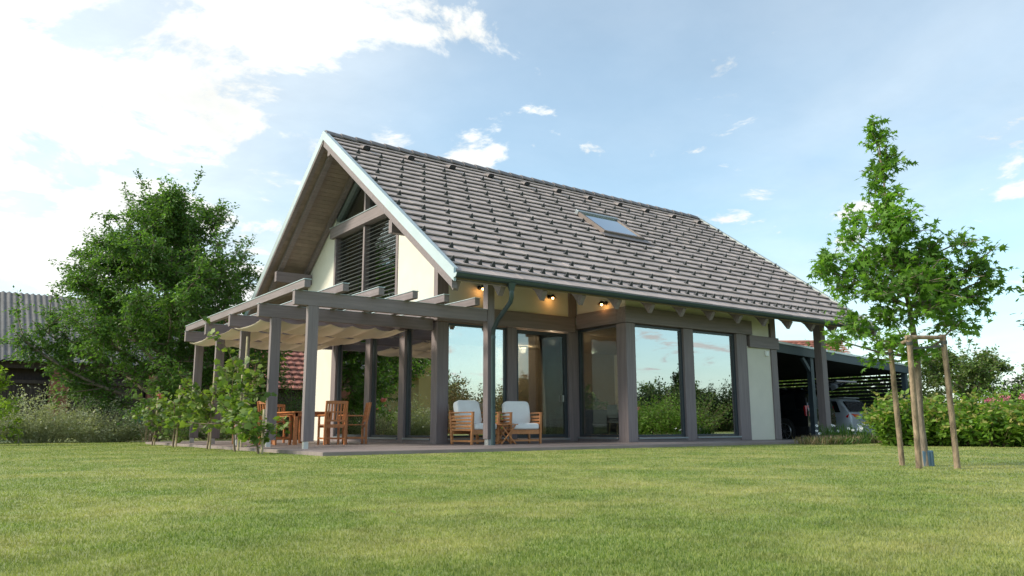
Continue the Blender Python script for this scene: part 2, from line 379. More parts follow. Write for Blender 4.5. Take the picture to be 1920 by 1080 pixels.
def grass():
    rg = np.random.default_rng(3)
    # number of blades falls with the square of the distance from where people stand on the lawn
    n = 720000; u = rg.random(n)
    d0, d1 = 1.7, 28.
    D = d0*(d1/d0)**(u**1.0)
    az = np.radians(36.257)+rg.uniform(-.86, .86, n)
    x = CAM.x+D*np.sin(az); y = CAM.y+D*np.cos(az)
    keep = ~((x > -.04) & (y > -.04) & (x < 14.2) & (y < 12.7)) & ~((x > 14.0) & (y > .9))
    x, y, D = x[keep], y[keep], D[keep]; n = len(x)
    h = rg.uniform(.005, .016, n)*(1+.015*D); w = (.0016+.0008*D)*rg.uniform(.7, 1.3, n)
    th = rg.uniform(0, 2*np.pi, n); lean = rg.uniform(.1, 1.0, n)*h; la = rg.uniform(0, 2*np.pi, n)
    sx, sy = np.cos(th)*w/2, np.sin(th)*w/2
    lx, ly = np.cos(la)*lean, np.sin(la)*lean
    z = np.full(n, GZ)
    V = np.stack([np.stack([x-sx, y-sy, z-.002], 1), np.stack([x+sx, y+sy, z-.002], 1),
                  np.stack([x+lx, y+ly, z+h], 1)], 1)
    F = np.arange(n*3).reshape(-1, 3)
    tag(npmesh('lawn_grass', V, F, 'grass'), 'short mown green and yellowish grass of the lawn', 'grass', kind='stuff')
grass()
for i, (x, y, lb) in enumerate([(-3.05, -8.15, 'pale fallen leaf on the grass in the left foreground'), (-1.0, -6.4, 'small fallen leaf on the middle of the lawn'), (2.2, -8.9, 'small fallen leaf on the lawn before the stakes')]):
    v, f = T_ovate(); V = np.array(v)*.055; V[:, 2] += .012; o = npmesh('fallen_leaf', V, f, 'leaf_yellow', loc=(x, y, GZ)); o.rotation_euler = (.25, .1, i*1.3); tag(o, lb, 'leaf')

# ------------------------------------------------------------------ terrace deck
XW, YL, YF, XB, XE, YBK = 4.38, 3.92, 2.05, 8.65, 14.72, 12.10
YR, ZR, YE, ZE, XG, XH = 8.012, 8.473, 1.119, 3.444, 3.07, 18.6
SL = (ZR-ZE)/(YR-YE); ANG = math.atan(SL); CA, SA = math.cos(ANG), math.sin(ANG)
def zr(y): return ZE+SL*(min(y, 2*YR-y)-YE)      # top of the tiles above y
def zu(y): return zr(y)-.31                       # underside of the roof

deck = bpy.data.objects.new('terrace_deck', MB().box(.03, 14.1, .03, 1.98, GZ, -.032).box(.03, XW, 1.98, 12.55, GZ, -.032).box(XW, XB, 1.98, YL, GZ, -.032).mesh('terrace_deck', 'timber_dark'))
link(deck); tag(deck, kind='structure')
bw = .14; runs = {}
for i in range(int(12.55/bw)):
    y0 = .03+i*bw
    x1 = 14.1 if y0+bw < YF else (XB if y0+bw < YL else XW)
    if x1 not in runs: runs[x1] = MB().box(.03, x1-.003, .003, bw-.004, -.03, 0).mesh('plank', 'deck')
    shared('plank', runs[x1], deck, (0, y0, 0))
BX('fascia_board', 'deck', deck, 0, 14.1, 0, .026, GZ-.02, -.003, bev=.004)
BX('fascia_board', 'deck', deck, 0, .026, .029, 12.55, GZ-.02, -.003, bev=.004)

# ------------------------------------------------------------------ house: walls and frames
H = thing('detached_house', 'cream rendered house with brown timber frame and steep grey tiled roof', 'house')
TH = .28
for a in [(XW, XW+TH, 9.97, YBK, 0, 2.82), (13.34, 14.45, YF+.03, YF+TH, 0, 2.6), (XE-.25, XE-.003, YF+.3, YBK-.3, 0, 3.9), (XW+.02, XE, YBK-.28, YBK-.002, 0, 3.6)]:
    BX('wall', 'stucco', H, *a)
# upper gable, both sides of the tall window
for pts in ([(3.95, 3.3), (6.0, 3.3), (6.0, zu(6.0)), (3.95, zu(3.95))], [(10.06, 3.3), (12.08, 3.3), (12.08, zu(12.08)), (10.06, zu(10.06))]):
    MB().prism([(XW+.02, y, z) for y, z in pts], (.25, 0, 0)).build('wall', 'stucco', H)
# upper wall of the recessed porch, side wall and front wall
MB().box(XW+.31, XB, YL+.02, YL+.25, 3.25, zu(YL)-.02).build('wall', 'stucco', H)
MB().prism([(XB+.03, YF+.31, 3.33), (XB+.03, YL-.02, 3.33), (XB+.03, YL-.02, zu(YL)-.02), (XB+.03, YF+.31, zu(YF+.31))], (.22, 0, 0)).build('wall', 'stucco', H)
MB().box(XB+.04, XE-.01, YF+.03, YF+.25, 3.32, zu(YF)-.02).box(13.4, XE-.29, YF+.03, YF+.25, 2.92, 3.318).build('wall', 'stucco', H)
MB().prism([(XE-.22, YF+.3, 3.9), (XE-.22, YBK-.3, 3.9), (XE-.22, YBK-.3, zu(YBK-.3)), (XE-.22, YR, zu(YR)), (XE-.22, YF+.3, zu(YF+.3))], (.2, 0, 0)).build('wall', 'stucco', H)
# floor slab, ceiling and inner walls
BX('floor', 'floor_in', H, XW+.05, XE-.26, YL+.05, YBK-.3, -.055, .03); BX('floor', 'floor_in', H, XB+.05, XE-.26, YF+.05, YL+.05, -.055, .03)
BX('ceiling', 'wall_in', H, XW+.3, XE-.26, YL+.26, YBK-.3, 2.88, 3.1); BX('ceiling', 'wall_in', H, XB+.26, XE-.26, YF+.26, YL+.26, 2.88, 3.1)
BX('partition', 'wall_in', H, 6.3, XE-.26, 8.6, 8.75, .03, 2.88)
BX('partition', 'wall_in', H, 12.92, 13.0, YF+.3, 6.2, .03, 2.88)

# timber posts standing in the walls
def post(*a): return BX('post', 'timber', H, *a, bev=.006)
post(XW-.004, XW+.30, YL-.004, YL+.27, 0, 2.82)          # ground floor corner
post(XW, XW+.29, YL+.02, YL+.2, 3.31, zu(YL)-.03)        # upper corner
for y0, y1 in ((5.51, 5.79), (7.43, 7.73), (9.67, 9.97)): post(XW, XW+.26, y0, y1, 0, 2.82)
post(6.42, 6.69, YL, YL+.2, 0, 2.83); post(8.38, XB, YL, YL+.2, 0, 2.83)
BX('post', 'timber', H, XB+.002, XB+.26, YL+.002, YL+.24, 0, 2.9)
post(8.40, XB+.01, YL-.02, YL+.018, 3.24, zu(YL)-.05)
post(XB, XB+.32, YF, YF+.34, 0, 2.915)
post(10.75, 11.12, YF, YF+.22, 0, 2.915); post(12.90, 13.34, YF-.02, YF+.25, 0, 2.915)
post(14.45, XE, YF-.01, YF+.29, 0, 2.565); post(14.5, XE, YF-.008, YF+.2, 2.905, zu(YF)-.02)
# horizontal beams
def beam(*a, m='timber'): return BX('beam', m, H, *a, bev=.006)
beam(XW-.05, XW+.3, YL+.28, YBK, 2.83, 3.29)
beam(XW-.04, XB-.06, YL-.05, YL+.27, 2.84, 3.235)
beam(XB-.05, XB+.26, YF+.26, YL-.06, 2.92, 3.31)
beam(XB-.055, 13.56, YF-.06, YF+.255, 2.922, 3.312)
beam(13.44, XE+.07, YF-.05, YF+.27, 2.57, 2.90)
# free-standing posts under the eaves
def foot_post(x0, x1, y0, y1, z1):
    p = BX('post', 'timber', H, x0, x1, y0, y1, .125, z1, bev=.008)
    BX('post_foot', 'zinc', p, x0+.03, x1-.05, y0+.02, y1-.02, 0, .124)
    return p
foot_post(4.52, 4.70, 2.05, 2.23, 4.0)
BX('post', 'timber', H, 17.0, 17.26, 2.05, 2.30, -.1, 4.0, bev=.008)

# ------------------------------------------------------------------ windows
def window(axis, a0, a1, z0, z1, face, glass='glass', fr=.055, rec=.11, framemat='alu_dark', sill=True, name='window'):
    """axis 'x': runs along X in the plane y=face, looking to -Y; axis 'y': runs along Y in the plane x=face, looking to -X"""
    def bx(mb, u0, u1, w0, w1, za, zb):
        if axis == 'x': mb.box(u0, u1, face+w0, face+w1, za, zb)
        else: mb.box(face+w0, face+w1, u0, u1, za, zb)
        return mb
    f = MB()
    bx(f, a0+.001, a0+fr, rec-.04, rec+.05, z0, z1); bx(f, a1-fr, a1-.001, rec-.04, rec+.05, z0, z1)
    bx(f, a0+fr, a1-fr, rec-.038, rec+.048, z0, z0+fr); bx(f, a0+fr, a1-fr, rec-.038, rec+.048, z1-fr, z1)
    w = f.build(name, framemat, H)
    bx(MB(), a0+fr-.01, a1-fr+.01, rec, rec+.014, z0+fr-.01, z1-fr+.01).build('pane', glass, w)
    if sill:
        bx(MB(), a0+.01, a1-.01, -.03, rec-.045, z0-.045, z0-.005).build('sill', 'alu_grey', w)
        bx(MB(), a0, a1, .01, rec+.05, 0.0, z0-.05).build('plinth', 'timber', w)
    return w
for y0, y1 in ((YL+.27, 5.51), (5.79, 7.43), (7.73, 9.67)): window('y', y0, y1, .13, 2.82, XW)
window('x', XW+.30, 6.42, .13, 2.82, YL)
d = window('x', 6.69, 8.38, .10, 2.80, YL, 'glass_screen', fr=.09, name='terrace_door')
BX('handle', 'zinc', d, 8.20, 8.225, YL+.03, YL+.065, 1.02, 1.18)
window('y', YF+.34, YL, .12, 2.90, XB, 'glass_dark')
for x0, x1 in ((XB+.32, 10.75), (11.12, 12.90)): window('x', x0, x1, .12, 2.90, YF)

# tall gable window with louvre blinds
gw = MB().box(XW+.0, XW+.2, 5.98, 6.10, 3.3, 6.0).box(XW, XW+.2, 9.94, 10.06, 3.3, 6.0).box(XW, XW+.2, 7.985, 8.085, 3.3, 6.0).build('gable_window', 'timber', H, bev=.005)
BX('sill', 'alu_grey', gw, XW-.02, XW+.2, 6.1, 9.94, 3.295, 3.35)
BX('transom', 'timber', gw, XW-.09, XW+.22, 5.72, 10.22, 6.02, 6.34, bev=.006)
BX('transom_cap', 'flashing', gw, XW-.11, XW+.1, 5.70, 10.24, 6.342, 6.36)
BX('pane', 'glass_dark', gw, XW+.17, XW+.18, 6.1, 7.985, 3.35, 6.02); BX('pane', 'glass_dark', gw, XW+.17, XW+.18, 8.085, 9.94, 3.35, 6.02)
nsl = 23
for y0, y1 in ((6.12, 7.97), (8.10, 9.92)):
    me = MB().prism([(-.032, 0, -.02), (-.028, 0, -.026), (.034, 0, .016), (.03, 0, .022)], (0, y1-y0, 0)).mesh('slat', 'slat')
    for i in range(nsl): shared('slat', me, gw, (XW+.07, y0, 3.40+i*(2.58/nsl)))
    for yy in (y0+.25, y1-.25): BX('ladder_cord', 'guard', gw, XW+.03, XW+.034, yy, yy+.008, 3.35, 6.0)
# triangular lights above the transom
yA, yB = 5.72, 10.3; za = 6.36
def tri(y0, y1, inset):
    pts = [(y0, za), (y1, za)]
    ys = [y1, YR, y0] if y0 < YR < y1 else [y1, y0]
    return pts+[(y, zu(y)-inset) for y in ys if zu(y)-inset > za+.01]
yl0 = YR-(zu(YR)-za)/SL
for y0, y1 in ((yl0, YR-.02), (YR+.07, 2*YR-yl0)):
    p = [(y0, za), (y1, za)]+([(y1, zu(y1)-.02)] if y0 < YR-1 else [(y0, zu(y0)-.02)])
    MB().prism([(XW+.14, y, z) for y, z in p], (.012, 0, 0)).build('pane', 'glass_dark', gw)
BX('mullion', 'timber', gw, XW, XW+.2, YR-.02, YR+.07, 6.362, zu(YR)-.02)
for s in (-1, 1):
    y1_ = YR+s*(YR-yl0-.02); MB().bar((XW+.1, y1_-s*.05, za+.02), (XW+.1, YR+s*.06, zu(YR)-.11), .12, .12, (1, 0, 0)).build('raking_frame', 'alu_grey', gw)

# ------------------------------------------------------------------ roof
roof = MB()
def slope(mb, side, t0, t1, x0, x1, ya=YE, yb=YR):
    f = (lambda y: y) if side > 0 else (lambda y: 2*YR-y)
    za_, zb_ = ZE+SL*(ya-YE), ZE+SL*(yb-YE)
    mb.prism([(x0, f(ya), za_-t0), (x0, f(yb), zb_-t0), (x0, f(yb), zb_-t1), (x0, f(ya), za_-t1)], (x1-x0, 0, 0))
slope(roof, 1, .155, .20, XG+.06, XH-.05, YE+.03); slope(roof, -1, .09, .20, XG+.06, XH-.05, YE+.03)
roof = roof.build('roof', 'soffit', H)
m_ = MB(); slope(m_, -1, .0, .075, XG+.03, XH, YE); m_.build('rear_tile_field', 'tile', roof)
# soffit boards of the gable overhang
blen = 1.36; nb = 58; gs = (YR-YE)/CA/nb
bme = {s: MB().prism([(0, 0, 0), (0, s*(gs-.006)*CA, (gs-.006)*SA), (0, s*(gs-.006)*CA+s*.02*SA, (gs-.006)*SA-.02*CA), (0, s*.02*SA, -.02*CA)], (blen, 0, 0)).mesh('soffit_board', 'soffit') for s in (1, -1)}
for s in (1, -1):
    for i in range(nb):
        yy = YE+i*gs*CA
        shared('soffit_board', bme[s], roof, (XG+.08, yy if s > 0 else 2*YR-yy, zr(yy)-.203))
# tiles
rows = 23; gauge = (YR-YE)/CA/rows; ncol = 46; tw = (XH-XG-.02)/ncol
tl, tk = gauge+.05, .030
def tile_v(x, s):
    """tile with its butt at distance s up the slope and its left side at x"""
    def P(xx, a, h): return (xx, YE+a*CA-h*SA, ZE+a*SA+h*CA)
    g_ = .001
    return [P(x+g_, s, -tk), P(x+tw-g_, s, -tk), P(x+tw-g_, s, 0), P(x+g_, s, 0), P(x+g_, s+tl, -.088), P(x+tw-g_, s+tl, -.088), P(x+tw-g_, s+tl, -.060), P(x+g_, s+tl, -.060)]
TF = [(0, 1, 2, 3), (3, 2, 6, 7), (0, 3, 7, 4), (1, 5, 6, 2), (0, 4, 5, 1), (4, 7, 6, 5)]
tme = MB().add(tile_v(0, 0), TF).mesh('tile', 'tile')
allt = []
for r in range(rows):
    for c in range(ncol):
        x = XG+.03+c*tw; s = r*gauge
        P = Vector((x+tw/2, YE+s*CA, ZE+s*SA)); allt.append(((P-CAM).length, x, s))
allt.sort(); rest = MB()
for k, (dd, x, s) in enumerate(allt):
    j = random.uniform(-.004, .004)
    if k < 300:
        o = shared('tile', tme, roof, (x, s*CA-j*SA, s*SA+j*CA))
    else:
        v = [(a, b-j*SA, c_+j*CA) for a, b, c_ in tile_v(x, s)]; rest.add(v, TF)
rest.build('tile_field', 'tile', roof, kind='stuff')
# snow guards: a wire loop bent into a pointed hook on a strap
def RP(x, s, h): return (x, YE+s*CA-h*SA, ZE+s*SA+h*CA)
gb = MB()
gb.bar((0, -.02, .012), (0, .20, .0), .034, .006)
gb.add([(-.062, -.012, .0), (.062, -.012, .0), (.012, -.006, .125), (-.012, -.006, .125), (-.03, .10, .0), (.03, .10, .0)], [(0, 1, 2, 3), (1, 5, 2), (0, 3, 4), (3, 2, 5, 4), (0, 4, 5, 1)])
gme = gb.mesh('snow_guard', 'guard')
for r in range(1, 21, 2):
    cols = range(ncol) if r == 1 else range((0, 1, 0, 1)[(r//2) % 4], ncol, 2)
    for c in cols:
        x = XG+.03+(c+.5)*tw; s = r*gauge+.10
        if 10.2 < x < 12.1 and 4.0 < s < 5.95: continue
        shared('snow_guard', gme, roof, RP(x, s, -.02), (ANG-.2, 0, 0))
# ridge tiles
rl = .452; nr = int((XH-XG)/rl)
rb = MB(); half = [(-.155, -.085), (-.11, .0), (-.045, .045), (.045, .045), (.11, .0), (.155, -.085)]
inn = [(y*.86, z-.022) for y, z in reversed(half)]
prof0 = half+inn; n_ = len(prof0)
rb.add([(0, y*1.05, z*1.0+.018) for y, z in prof0]+[(rl+.05, y*.94, z-.012) for y, z in prof0], [tuple(range(n_-1, -1, -1)), tuple(range(n_, 2*n_))]+[(i, (i+1) % n_, n_+(i+1) % n_, n_+i) for i in range(n_)])
rme = rb.mesh('ridge_tile', 'tile_ridge')
for i in range(nr): shared('ridge_tile', rme, roof, (XG+.03+i*rl, YR, ZR+.0))
# hooded vents two rows below the ridge
vb = MB(); vb.add([(-.11, 0, 0), (.11, 0, 0), (.11, .26, 0), (-.11, .26, 0), (-.10, -.02, .10), (.10, -.02, .10), (.06, -.02, .125), (-.06, -.02, .125), (-.1, .25, .01), (.1, .25, .01)],
               [(0, 3, 2, 1), (4, 7, 8), (7, 6, 9, 8), (6, 5, 9), (0, 4, 8, 3), (1, 2, 9, 5), (3, 8, 9, 2)])
vme = vb.mesh('vent_hood', 'tile_ridge')
vd = MB().box(-.085, .085, .002, .01, .0, .095).mesh('vent_mouth', 'guard')
for x in (4.06, 5.46, 6.86, 8.26, 9.66, 10.98, 12.35, 13.75, 15.1, 16.5, 17.9):
    shared('vent_hood', vme, roof, RP(x, 7.72, -.01), (ANG, 0, 0)); shared('vent_mouth', vd, roof, RP(x, 7.72, -.005), (ANG, 0, 0))
# skylight
sk = bpy.data.objects.new('skylight', None); link(sk, roof); sk.location = RP(10.28, 4.20, 0); sk.rotation_euler = (ANG, 0, 0)
w_, h_ = 1.66, 1.50
MB().box(-.12, w_+.12, -.22, .0, .004, .025).build('apron', 'tile_ridge', sk)
MB().box(0, .09, 0, h_, -.03, .09).box(w_-.09, w_, 0, h_, -.03, .09).box(.09, w_-.09, 0, .09, -.03, .085).build('frame', 'timber_dark', sk, bev=.008)
MB().box(-.02, w_+.02, h_-.12, h_+.03, -.03, .11).build('head_cover', 'alu_grey', sk, bev=.008)
MB().box(.07, w_-.07, .07, h_-.11, .05, .062).build('pane', 'glass', sk); MB().box(.07, w_-.07, .07, h_-.1, -.03, .02).build('lining', 'white', sk)
MB().box(.08, w_-.08, h_*.52, h_-.13, .025, .03).build('roller_blind', 'greyfab', sk)
# verge flashing, both gables
for x0, x1 in ((XG-.02, XG+.035), (XH-.03, XH+.02)):
    for s in (1, -1):
        m_ = MB(); slope(m_, s, -.045, .215, x0, x1, YE-.02, YR if s < 0 else YR-.0)
        m_.build('verge_flashing', 'flashing', roof)
        m_ = MB(); slope(m_, s, -.052, -.046, min(x0, XH-.09) if x0 > 10 else x0, (x1+.05) if x0 < 10 else x1, YE-.02, YR); m_.build('verge_cap', 'flashing', roof)
        m_ = MB(); slope(m_, s, .216, .40 if s > 0 else .29, x0+.012, x1+.08, YE+.06, YR-.03); m_.build('barge_rafter', 'timber', roof)
# rafters with tapered tails
def rafter(x, w=.12, y0=YE+.06, y1=YR-.06, s=1, dp=.19):
    f = (lambda y: y) if s > 0 else (lambda y: 2*YR-y)
    t0 = .228
    pts = [(x, f(y0), zr(y0)-t0), (x, f(y1), zr(y1)-t0), (x, f(y1), zr(y1)-t0-dp), (x, f(y0+.30), zr(y0+.30)-t0-dp), (x, f(y0+.13), zr(y0+.13)-t0-dp-.10)]
    return MB().prism(pts, (w, 0, 0)).build('rafter', 'timber', roof)
for i in range(14):
    x = 3.16+i*1.105
    rafter(x, y1=YL-.3 if 4.2 < x < XB else (YF-.02 if XB < x < XE else YR-.06))
rafter(3.36, .14, s=-1, dp=.16, y0=YE+.5); rafter(XW-.14, .12, s=-1, dp=.18, y0=YE+.5); rafter(XW-.14, .12, s=1, dp=.18, y0=YL+.4)
# purlins carrying the overhang
for y, zt in ((YR-.08, zu(YR)-.02), (4.12, 5.16), (11.74, 5.16)):
    BX('purlin', 'timber', H, XG+.16, XW-.002, y, y+.16, zt-.32, zt, bev=.006)
# gutter and downpipe
gt = MB(); n_ = 10; r0, r1 = .085, .074
for rr, sg in ((r0, 1),):
    ring = [(math.cos(math.pi+math.pi*k/n_)*r0, math.sin(math.pi+math.pi*k/n_)*r0) for k in range(n_+1)]+[(math.cos(2*math.pi-math.pi*k/n_)*r1, math.sin(2*math.pi-math.pi*k/n_)*r1+.004) for k in range(n_+1)]
gt.prism([(XG-.02, YE-.05+a, ZE-.075+b) for a, b in ring], (XH-XG+.04, 0, 0))
gut = gt.build('gutter', 'gutter', roof, smooth=True)
MB().tube([(XG-.02, YE-.05-r0, ZE-.073), (XH+.02, YE-.05-r0, ZE-.073)], .014, 8).build('gutter_bead', 'gutter', roof, smooth=True)
for x in (XG-.025, XH+.02): MB().prism([(x, YE-.05+a, ZE-.075+b) for a, b in ring[:n_+1]], (.006, 0, 0)).build('gutter_end', 'flashing', roof)
MB().tube([(4.44, YE-.05, ZE-.14), (4.44, YE-.05, ZE-.30)], [.10, .055], 12).build('gutter_outlet', 'gutter', roof, smooth=True)
dp = MB().tube([(4.44, YE-.05, ZE-.28), (4.44, YE-.05, ZE-.42), (4.46, YE+.02, ZE-.52), (4.55, 1.72, 2.62), (4.585, 1.93, 2.44), (4.60, 1.965, 2.32), (4.60, 1.965, 0.0)], .05, 12).build('downpipe', 'gutter', H, smooth=True)
for z in (2.25, .68): MB().tube([(4.60, 1.965, z), (4.60, 1.965, z+.06)], .057, 12).build('pipe_bracket', 'gutter', dp, smooth=True)
BX('junction_box', 'white', H, 14.19, 14.33, YF-.025, YF+.029, 2.36, 2.50, bev=.01)

# ------------------------------------------------------------------ porch lamps (lit)
def wall_lamp(loc, axis, label, energy=.9):
    o = thing('wall_lamp', label, 'lamp', loc, 0, 'lit lamps under the eaves')
    dx, dy = axis
    MB().disc((0, 0, .02), (dx, dy, 0), .05, .05, .03, 14).build('wall_plate', 'lampmetal', o, smooth=True)
    MB().tube([(dx*.03, dy*.03, .02), (dx*.12, dy*.12, .05), (dx*.17, dy*.17, .03)], .012, 8).build('arm', 'lampmetal', o, smooth=True)
    MB().tube([(dx*.17, dy*.17, .06), (dx*.17, dy*.17, .02), (dx*.17, dy*.17, -.03)], [.03, .06, .11], 16, cap=False).build('lamp_shade', 'lampmetal', o, smooth=True)
    MB().ball((dx*.17, dy*.17, -.03), .030, .030, .038).build('bulb', 'bulb', o, smooth=True)
    L = bpy.data.lights.new('lamp_light', 'POINT'); L.energy = energy; L.color = (1, .42, .10); L.shadow_soft_size = .05
    lo = bpy.data.objects.new('lamp_light', L); link(lo, o); lo.location = (dx*.17, dy*.17, -.10)
wall_lamp((5.55, YL+.018, 3.72), (0, -1), 'lit wall lamp beside the porch post with downpipe')
wall_lamp((7.74, YL+.018, 3.70), (0, -1), 'lit wall lamp above the dark screened terrace door')
wall_lamp((XB+.028, 2.75, 3.47), (-1, 0), 'lit wall lamp on the porch side wall near the bay corner')

# ------------------------------------------------------------------ pergola
PG = thing('pergola', 'brown timber pergola with metal capped beams over the terrace', 'pergola')
yb5 = (2.065, 4.036, 5.982, 7.899, 9.782); PW = .115
for i, y in enumerate(yb5):
    x1 = 4.517 if i == 0 else XW-.055
    b = BX('beam', 'timber', PG, .213, x1, y, y+PW, 2.622, 2.885, bev=.006)
    BX('cap', 'flashing', b, .20, x1, y-.012, y+PW+.012, 2.886, 2.893)
    p = BX('post', 'timber', PG, .49, .695, y+.002, y+PW-.002, .13, 2.621, bev=.006)
    MB().box(.51, .56, y+.02, y+.095, 0, .129).box(.56, .60, y+.022, y+.093, 0, .129).build('post_foot', 'zinc', p)
for x in (.252, 1.0, 1.739, 2.483, 3.212, 3.965):
    r_ = BX('rafter', 'timber', PG, x, x+.12, 1.712, 9.99, 2.894, 3.038, bev=.005)
    BX('cap', 'flashing', r_, x-.012, x+.132, 1.70, 10.0, 3.039, 3.053)
def sail(y0, y1, x0, x1, label, seed):
    rg = np.random.default_rng(seed); nx, ny = 96, 14; V = []
    ph = rg.uniform(-.15, .15)
    for i in range(nx+1):
        u = i/nx; x = x0+(x1-x0)*u
        fold = abs(math.sin(math.pi*(u*6.5+ph)))**.8*(.085 if u < .93 else .085*(1-u)/.07+.0)
        for j in range(ny+1):
            v = j/ny; y = y0+(y1-y0)*v
            V.append((x+.02*math.sin(9*v+i*.3), y, 2.60-fold*(.75+.5*math.sin(math.pi*v))-.05*math.sin(math.pi*v)+.006*rg.normal()*.3))
    F = [(i*(ny+1)+j, (i+1)*(ny+1)+j, (i+1)*(ny+1)+j+1, i*(ny+1)+j+1) for i in range(nx) for j in range(ny)]
    o = npmesh('shade_sail', V, F, 'sail', smooth=True)
    so_ = o.modifiers.new('thick', 'SOLIDIFY'); so_.thickness = .004
    tag(o, label, 'awning', 'cream cloth shades slung under the pergola beams')
for i, w in enumerate(('largest cream cloth shade, right behind the second pergola beam', 'middle one of the three cream cloth shades', 'rearmost cream cloth shade under the pergola')):
    sail(yb5[i+1]+PW+.05, yb5[i+2]-.05, .30, (3.75, 3.7, 3.65)[i], w, 21+i)

# ------------------------------------------------------------------ garden furniture
def dining_chair(label, loc, rz):
    o = thing('dining_chair', label, 'chair', loc, rz, 'wooden dining chairs round the terrace table')
    W2, D2, hs, hb = .25, .25, .45, .96       # faces +Y; back at -Y
    for sx in (-1, 1):
        MB().bar((sx*(W2-.02), -D2+.02, 0), (sx*(W2-.02), -D2+.02, hs), .045, .05).bar((sx*(W2-.02), -D2+.02, hs), (sx*(W2-.02), -D2-.07, hb), .045, .045).build('rear_leg', 'redwood', o, bev=.004)
        MB().bar((sx*(W2-.02), D2-.02, 0), (sx*(W2-.02), D2-.02, .64), .045, .045).build('front_leg', 'redwood', o, bev=.004)
        MB().box(sx*(W2-.02)-.03, sx*(W2-.02)+.03, -D2-.03, D2+.03, .64, .665).build('armrest', 'redwood', o, bev=.005)
        MB().bar((sx*(W2-.02), -D2+.03, .14), (sx*(W2-.02), D2-.03, .14), .025, .04).build('stretcher', 'redwood', o)
    MB().bar((-W2+.04, 0, .14), (W2-.04, 0, .14), .025, .04).build('stretcher', 'redwood', o)
    BX('seat_rail', 'redwood', o, -W2+.005, W2-.005, D2-.045, D2-.01, hs-.075, hs-.022); BX('seat_rail', 'redwood', o, -W2+.005, W2-.005, -D2+.01, -D2+.045, hs-.075, hs-.022)
    for k in range(7): BX('seat_slat', 'redwood', o, -W2+.02, W2-.02, -D2+.01+k*.069, -D2+.065+k*.069, hs-.02, hs)
    def bp(h): return -D2+.02-.09*(h-hs)/(hb-hs)
    MB().bar((-W2+.03, bp(hb-.03), hb-.03), (W2-.03, bp(hb-.03), hb-.03), .028, .07).build('top_rail', 'redwood', o, bev=.005)
    MB().bar((-W2+.03, bp(.72), .72), (W2-.03, bp(.72), .72), .022, .03).build('middle_rail', 'redwood', o)
    MB().bar((-W2+.03, bp(hs+.08), hs+.08), (W2-.03, bp(hs+.08), hs+.08), .022, .04).build('lower_rail', 'redwood', o)
    for k in range(6):
        x = -W2+.075+k*.07
        MB().bar((x, bp(hs+.1), hs+.1), (x, bp(hb-.06), hb-.06), .032, .014, (0, 1, 0)).build('back_slat', 'redwood', o)
    return o
TX, TY = 2.05, 6.35
tb = thing('dining_table', 'reddish wooden dining table under the pergola', 'table', (TX, TY, 0))
for k in range(9): BX('table_slat', 'redwood', tb, -.475+k*.106, -.475+k*.106+.098, -.95, .95, .715, .74)
BX('apron', 'redwood', tb, -.42, .42, -.88, -.85, .63, .714); BX('apron', 'redwood', tb, -.42, .42, .85, .88, .63, .714)
BX('apron', 'redwood', tb, -.43, -.40, -.85, .85, .63, .714); BX('apron', 'redwood', tb, .40, .43, -.85, .85, .63, .714)
for sx in (-1, 1):
    for sy in (-1, 1): BX('leg', 'redwood', tb, sx*.39-.04, sx*.39+.04, sy*.84-.04, sy*.84+.04, 0, .713, bev=.005)
dining_chair('wooden dining chair with its slatted back to the lawn, left of the pair', (2.32, 5.02, 0), R(-6))
dining_chair('wooden dining chair turned sideways, right of the pair before the glazing', (3.12, 5.55, 0), R(75))
dining_chair('wooden dining chair half hidden between the two front pergola posts', (1.28, 5.75, 0), R(-62))
dining_chair('wooden dining chair behind the grape vine at the left side of the table', (1.02, 6.95, 0), R(-95))
dining_chair('wooden dining chair at the far head of the terrace table', (2.05, 7.65, 0), R(180))

